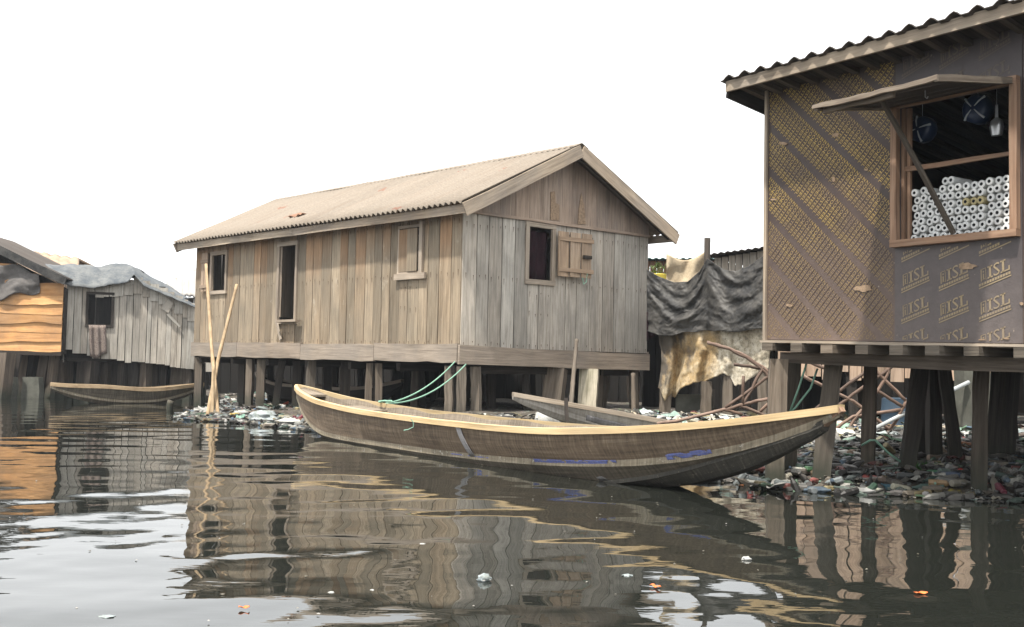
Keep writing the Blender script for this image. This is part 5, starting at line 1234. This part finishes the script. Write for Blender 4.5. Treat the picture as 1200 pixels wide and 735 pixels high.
# poles
def pole(name, label, pts, r, mat='bamboo', nodes=True):
    P = [at(*p) for p in pts]; fine = []
    for i in range(len(P) - 1):
        for k in range(12): fine.append(P[i].lerp(P[i + 1], k / 12))
    fine.append(P[-1]); m = len(fine); mb = MB()
    mb.tube(fine, lambda f: r * (1.05 - .25 * (1 - f)) * (1.14 if nodes and int(f * m) % 5 == 0 else 1), 8); return tag(obj(name, mb, M[mat], None, 180), label, 'pole')
pole('bamboo_pole', 'taller pale bamboo pole leaning left, planted before the far end of the big house', [(241.5, 310, 22.6), (247.5, 401, 21.4), (256, 494, 20.2)], .036)
pole('bamboo_pole', 'shorter bamboo pole leaning right across the taller one', [(277.5, 334, 22.4), (255, 424, 21.2), (243, 488, 20.25)], .038)
pole('bamboo_pole', 'short upright bamboo between the feet of the two crossed poles', [(250, 430, 20.6), (248.5, 494, 20.2)], .035)
pole('bamboo_pole', 'thin bamboo standing in front of the grey gable end', [(676, 398, 17.6), (672, 440, 17.3), (669, 478, 17.0)], .036, 'post')
pole('bamboo_pole', 'bare upright cane under the right end of the grey gable', [(742, 438, 19.6), (743, 495, 19.2)], .045, 'post')
b = onz(199, 481, 0); mb = MB(); mb.tube([V((b.x, b.y, -.3)), V((b.x, b.y, .14)), V((b.x + .02, b.y, .2))], .07, 8); tag(obj('water_stump', mb, M['post'], None, 180), 'short stump poking out of the water near the left canoe', 'stump')

# ------------------------------------------------------------------ litter
PAL = [(.30, .30, .285), (.36, .355, .33), (.24, .235, .21), (.44, .43, .39), (.40, .37, .29), (.20, .17, .13), (.15, .125, .095), (.26, .22, .155), (.05, .046, .042), (.035, .034, .033), (.08, .076, .07), (.10, .095, .085),
       (.30, .30, .285), (.36, .355, .33), (.24, .235, .21), (.44, .43, .39), (.20, .17, .13), (.05, .046, .042), (.08, .076, .07), (.13, .12, .10), (.17, .19, .19), (.24, .27, .27), (.46, .45, .40), (.06, .055, .05),
       (.13, .20, .27), (.08, .15, .09), (.19, .27, .23), (.28, .09, .075), (.31, .25, .12), (.12, .17, .14)]
def blob(mb, p, sx_, sy_, sz_, seed):
    o = len(mb.v); n, m = 7, 4; a0 = random.random() * 6.28; rn = random.random()
    for i in range(m + 1):
        th = i / m * 3.1416
        for k in range(n):
            ph = k / n * 6.283; q = V((math.sin(th) * math.cos(ph), math.sin(th) * math.sin(ph), math.cos(th))); s_ = 1 + .55 * MN.noise(q * 1.9 + V((seed, 0, 0)))
            x, y_ = q.x * sx_ * s_, q.y * sy_ * s_; mb.v.append(p + V((x * math.cos(a0) - y_ * math.sin(a0), x * math.sin(a0) + y_ * math.cos(a0), q.z * sz_ * s_)))
    for i in range(m):
        for k in range(n): mb.face([o + i * n + k, o + (i + 1) * n + k, o + (i + 1) * n + (k + 1) % n, o + i * n + (k + 1) % n], [(0, 0)] * 4, rn, 0)
def flake(mb, p, s_):
    """a crumpled scrap of bag, wrapper or card"""
    s_ *= random.uniform(.6, 1.5); a = random.random() * 6.28; t1 = V((math.cos(a), math.sin(a), random.uniform(-.25, .25))) * s_; t2 = V((-math.sin(a), math.cos(a), random.uniform(-.25, .25))) * s_ * random.uniform(.35, 1); o = len(mb.v); rn = random.random(); sd = random.random() * 99; n = 4
    for i in range(n + 1):
        for j in range(n + 1):
            u, v = i / n * 2 - 1, j / n * 2 - 1; k = 1 + .35 * MN.noise(V((u * 1.5, v * 1.5, sd)))
            mb.v.append(p + t1 * u * k + t2 * v * k + UP * (s_ * (.25 + .55 * MN.noise(V((u * 1.4 + 9, v * 1.4, sd))) + .3 * MN.noise(V((u * 4, v * 4, sd))))))
    for i in range(n):
        for j in range(n): q = o + i * (n + 1) + j; mb.face([q, q + n + 1, q + n + 2, q + 1], [(0, 0)] * 4, rn, 0)
def bottle_geo(mb, p, ax, r_=.035, L=.24, n=9):
    ax = ax.normalized(); ref = UP if abs(ax.z) < .9 else V((1, 0, 0)); a = ax.cross(ref).normalized(); b = ax.cross(a)
    rg = [[p + ax * (x * L) + (a * math.cos(k / n * 6.283) + b * math.sin(k / n * 6.283)) * (r_ * q) for k in range(n)] for x, q in ((-.5, .7), (-.48, .95), (-.2, 1), (-.17, .92), (-.14, 1), (.2, 1), (.36, .5), (.4, .36), (.5, .36))]
    mb.rings(rg, range(9), [k * .1 for k in range(n + 1)])
mb = MB(); cnt = 0; rr = random.Random(5)
def zone(n, x0, x1, y0, y1, dmin, dmax, big=1., tone=1.):
    global cnt
    got = 0; tries = 0
    while got < n and tries < n * 8:
        tries += 1; x = rr.uniform(x0, x1); y_ = rr.uniform(y0, y1); d = float(shore_sd(x, y_))
        if not dmin < d < dmax: continue
        g_ = max(gz(x, y_, d), -.01); cc = PAL[rr.randrange(len(PAL))]; av = sum(cc) / 3; lum = rr.choice((.35, .6, .8, 1., 1.35)) * rr.uniform(.8, 1.2) * tone; mb.c = tuple((av + (c - av) * (.9 if rr.random() < .85 else 1.7)) * lum for c in cc); s_ = (.022 + .10 * rr.random() ** 2.2) * big; got += 1; q = rr.random()
        if q < .60: flake(mb, V((x, y_, g_ + .015)), s_)
        elif q < .76: s_ *= rr.choice((.5, .7, .9, 1.3)); blob(mb, V((x, y_, g_ + s_ * .05)), s_, s_ * rr.uniform(.4, 1), s_ * rr.uniform(.15, .35), rr.random() * 99)
        elif q < .93: bottle_geo(mb, V((x, y_, g_ + .03)), V((rr.uniform(-1, 1), rr.uniform(-1, 1), rr.uniform(-.2, .2))), .032, rr.uniform(.16, .28), 7)
        else:
            a = rr.random() * 3.14; dd_ = V((math.cos(a), math.sin(a), rr.uniform(-.15, .15))); mb.board(V((x, y_, g_ + .03)) - dd_ * s_ * 3, V((x, y_, g_ + .03)) + dd_ * s_ * 3, s_ * .6, .015, V((-dd_.y, dd_.x, 0)), 2)
zone(2600, -6.5, -1.5, 15.5, 22, -.30, 1.0, .62, .62); zone(700, -9, -4, 22, 34, -.3, 2.2, 1., .8); zone(2600, 1.4, 7, 9, 13, -.30, 1.3, .5, .55); zone(2200, 1.4, 8, 9.5, 14, .8, 3.2, .68, .8); zone(3200, 2, 11, 12, 19, 2.0, 8, 1.0, 1.25); zone(900, -2.5, 3, 12.5, 18, .1, 5, .8, .6)
lt = obj('litter', mb, M['litter'], None, origin=(0, 0, 0), kind='stuff'); lt['label'] = 'mixed plastic litter covering the muddy bank'; 
# larger pieces that can be told apart
def bagged(px, py, z, s_, mat, name, label, cat, flat=.6):
    p = onz(px, py, z); mb = MB(); 
    n, m = 14, 9; sd = random.random() * 50
    for i in range(m + 1):
        th = i / m * 3.1416
        for k in range(n):
            ph = k / n * 6.283; q = V((math.sin(th) * math.cos(ph), math.sin(th) * math.sin(ph), math.cos(th))); f = 1 + .5 * MN.noise(q * 2.2 + V((sd, 0, 0))) + .25 * MN.noise(q * 6 + V((sd, 3, 0)))
            mb.v.append(p + V((q.x * s_ * f, q.y * s_ * f * .8, q.z * s_ * f * flat + s_ * flat * .3)))
    for i in range(m):
        for k in range(n): mb.face([i * n + k, (i + 1) * n + k, (i + 1) * n + (k + 1) % n, i * n + (k + 1) % n], [(0, 0)] * 4, .5, 0)
    return tag(obj(name, mb, M[mat], None, 60), label, cat)
def bottle(px, py, z, ang, r_, L, mat, label):
    p = onz(px, py, z); mb = MB(); bottle_geo(mb, p + UP * r_ * .8, V((math.cos(ang), math.sin(ang), 0)), r_, L, 12); return tag(obj('plastic_bottle', mb, M[mat], None, 40), label, 'bottle')
bottle(1052, 566, .03, .1, .055, .30, 'bottle', 'large clear bottle lying at the water edge below the plywood shop')
bottle(1076, 568, .03, .0, .05, .28, 'bottle', 'clear bottle lying end to end with the larger one at the water edge')
bottle(1122, 570, .03, -.1, .045, .26, 'blue_plastic', 'bluish bottle at the water edge near the front shop stilt')
bottle(1195, 573, .03, .0, .05, .22, 'bag_grey', 'grey can lying at the right end of the shore')
bottle(947, 527, .15, .5, .05, .32, 'green_plastic', 'green bottle on the rubbish behind the bow of the long canoe')
bottle(925, 548, .10, 1.0, .035, .24, 'bottle', 'clear bottle on the rubbish beside the first shop stilt')
bagged(1124, 556, .12, .07, 'red_plastic', 'plastic_scrap', 'red plastic scrap between the shop stilts', 'scrap')
bagged(640, 497, .25, .16, 'bag_white', 'plastic_bag', 'white bag standing behind the canoe rim under the tilted canoe tip', 'bag', 1.1)
bagged(308, 492, .05, .26, 'bag_grey', 'plastic_sheet', 'pale green grey plastic heap on the shore by the bamboo poles', 'plastic sheet', .45)
bagged(338, 496, .05, .17, 'bag_white', 'plastic_bag', 'white bag on the shore left of the long canoe stern', 'bag', .4)
bagged(283, 488, .05, .15, 'bag_white', 'plastic_bag', 'crumpled white bag on the shore between the two left stilts', 'bag', .6)
bagged(1140, 520, .2, .22, 'bag_white', 'plastic_bag', 'cream bag at the foot of the concrete column', 'bag', .5)
bagged(1080, 526, .2, .24, 'bag_white', 'plastic_bag', 'white bag heap between the middle shop stilts', 'bag', .5)
bagged(1005, 533, .15, .2, 'bag_grey', 'plastic_bag', 'grey bag on the rubbish beside the slanting shop stilt', 'bag', .5)
bagged(1190, 516, .2, .3, 'bag_grey', 'plastic_sheet', 'grey plastic sheet at the right edge under the shop', 'plastic sheet', .4)
mb = MB(); p = onz(1086, 555, .1)
for k in range(260):
    a = random.random() * 6.28; q = random.random() ** .6 * .28; b_ = p + V((math.cos(a) * q, math.sin(a) * q * .6, .0)); h_ = V((random.uniform(-.05, .05), random.uniform(-.05, .05), random.uniform(.04, .13))); e = V((.008, .004, 0)); o = len(mb.v); mb.v += [b_ - e, b_ + e, b_ + h_]; mb.face([o, o + 1, o + 2], [(0, 0)] * 3, random.random(), 0)
tag(obj('weed_clump', mb, M['weed']), 'bright green weed clump at the foot of the leaning shop stilt', 'plant')
# floating rubbish: fine scum flecks drifting on the water
mb = MB(); rq = random.Random(11)
for k in range(70):
    x_ = rq.uniform(0, 1200); p = onz(x_, 735 - 190 * rq.random() ** .8, .004)
    if float(shore_sd(p.x, p.y)) > -.3: continue
    c_ = rq.choice(((.20, .19, .16), (.13, .12, .09), (.28, .27, .25), (.09, .08, .06))); mb.c = c_; L_ = rq.uniform(.004, .011); a_ = rq.random() * 3.14; n_ = 6; o = len(mb.v)
    for q in range(n_): t_ = q / n_ * 6.283; mb.v.append(p + V((math.cos(t_ + a_) * L_ * rq.uniform(.5, 1.2), math.sin(t_ + a_) * L_ * rq.uniform(.5, 1.2), rq.uniform(0, .004))))
    mb.v.append(p + V((0, 0, .006)))
    for q in range(n_): mb.face([o + q, o + (q + 1) % n_, o + n_], [(0, 0)] * 3, .5, 0)
sc_ = obj('floating_scum', mb, M['litter'], None, origin=(0, 0, 0), kind='stuff'); sc_['label'] = 'tiny flecks of scum drifting on the dark water'
bagged(567, 680, .0, .034, 'bag_grey', 'floating_bag', 'small crumpled grey blue bag floating in front of the canoe', 'bag', .7)
bagged(875, 656, .0, .026, 'bag_white', 'floating_foam', 'scrap of white foam floating below the canoe bow', 'foam', .5)
bagged(735, 675, .0, .028, 'bag_grey', 'floating_bag', 'flat grey scrap of plastic floating near the reflected gable', 'bag', .25)
bagged(388, 695, .0, .014, 'bag_white', 'floating_foam', 'small white fleck floating at the lower left of the house reflection', 'foam', .4)
bagged(436, 692, .0, .010, 'bag_white', 'floating_foam', 'tiny white fleck floating right of a bigger white one', 'foam', .4)
bagged(495, 638, .0, .018, 'bag_white', 'floating_foam', 'thin white fleck floating midway between canoe and viewer', 'foam', .3)
bagged(125, 723, .0, .030, 'bag_grey', 'floating_bag', 'almost sunken pale scrap floating at the lower left corner', 'bag', .15)
def wrapper(px, py, L, a, label):
    p = onz(px, py, .006); mb = MB(); t1 = V((math.cos(a), math.sin(a), 0)) * L; t2 = V((-math.sin(a), math.cos(a), 0)) * L * .4; mb.grid(lambda u, v: p + t1 * (u - .5) * 2 + t2 * (v - .5) * 2 + UP * (.004 * math.sin(u * 7 + v * 3) + .006), 8, 5); tag(obj('floating_wrapper', mb, M['orange_plastic'], None, 180, solid=.002), label, 'wrapper')
wrapper(286, 713, .022, .1, 'orange wrapper floating at the lower left')
wrapper(768, 688, .032, 2.0, 'orange stick shaped wrapper floating beside the reflected gable')
wrapper(1079, 696, .030, .2, 'orange wrapper floating at the lower right')
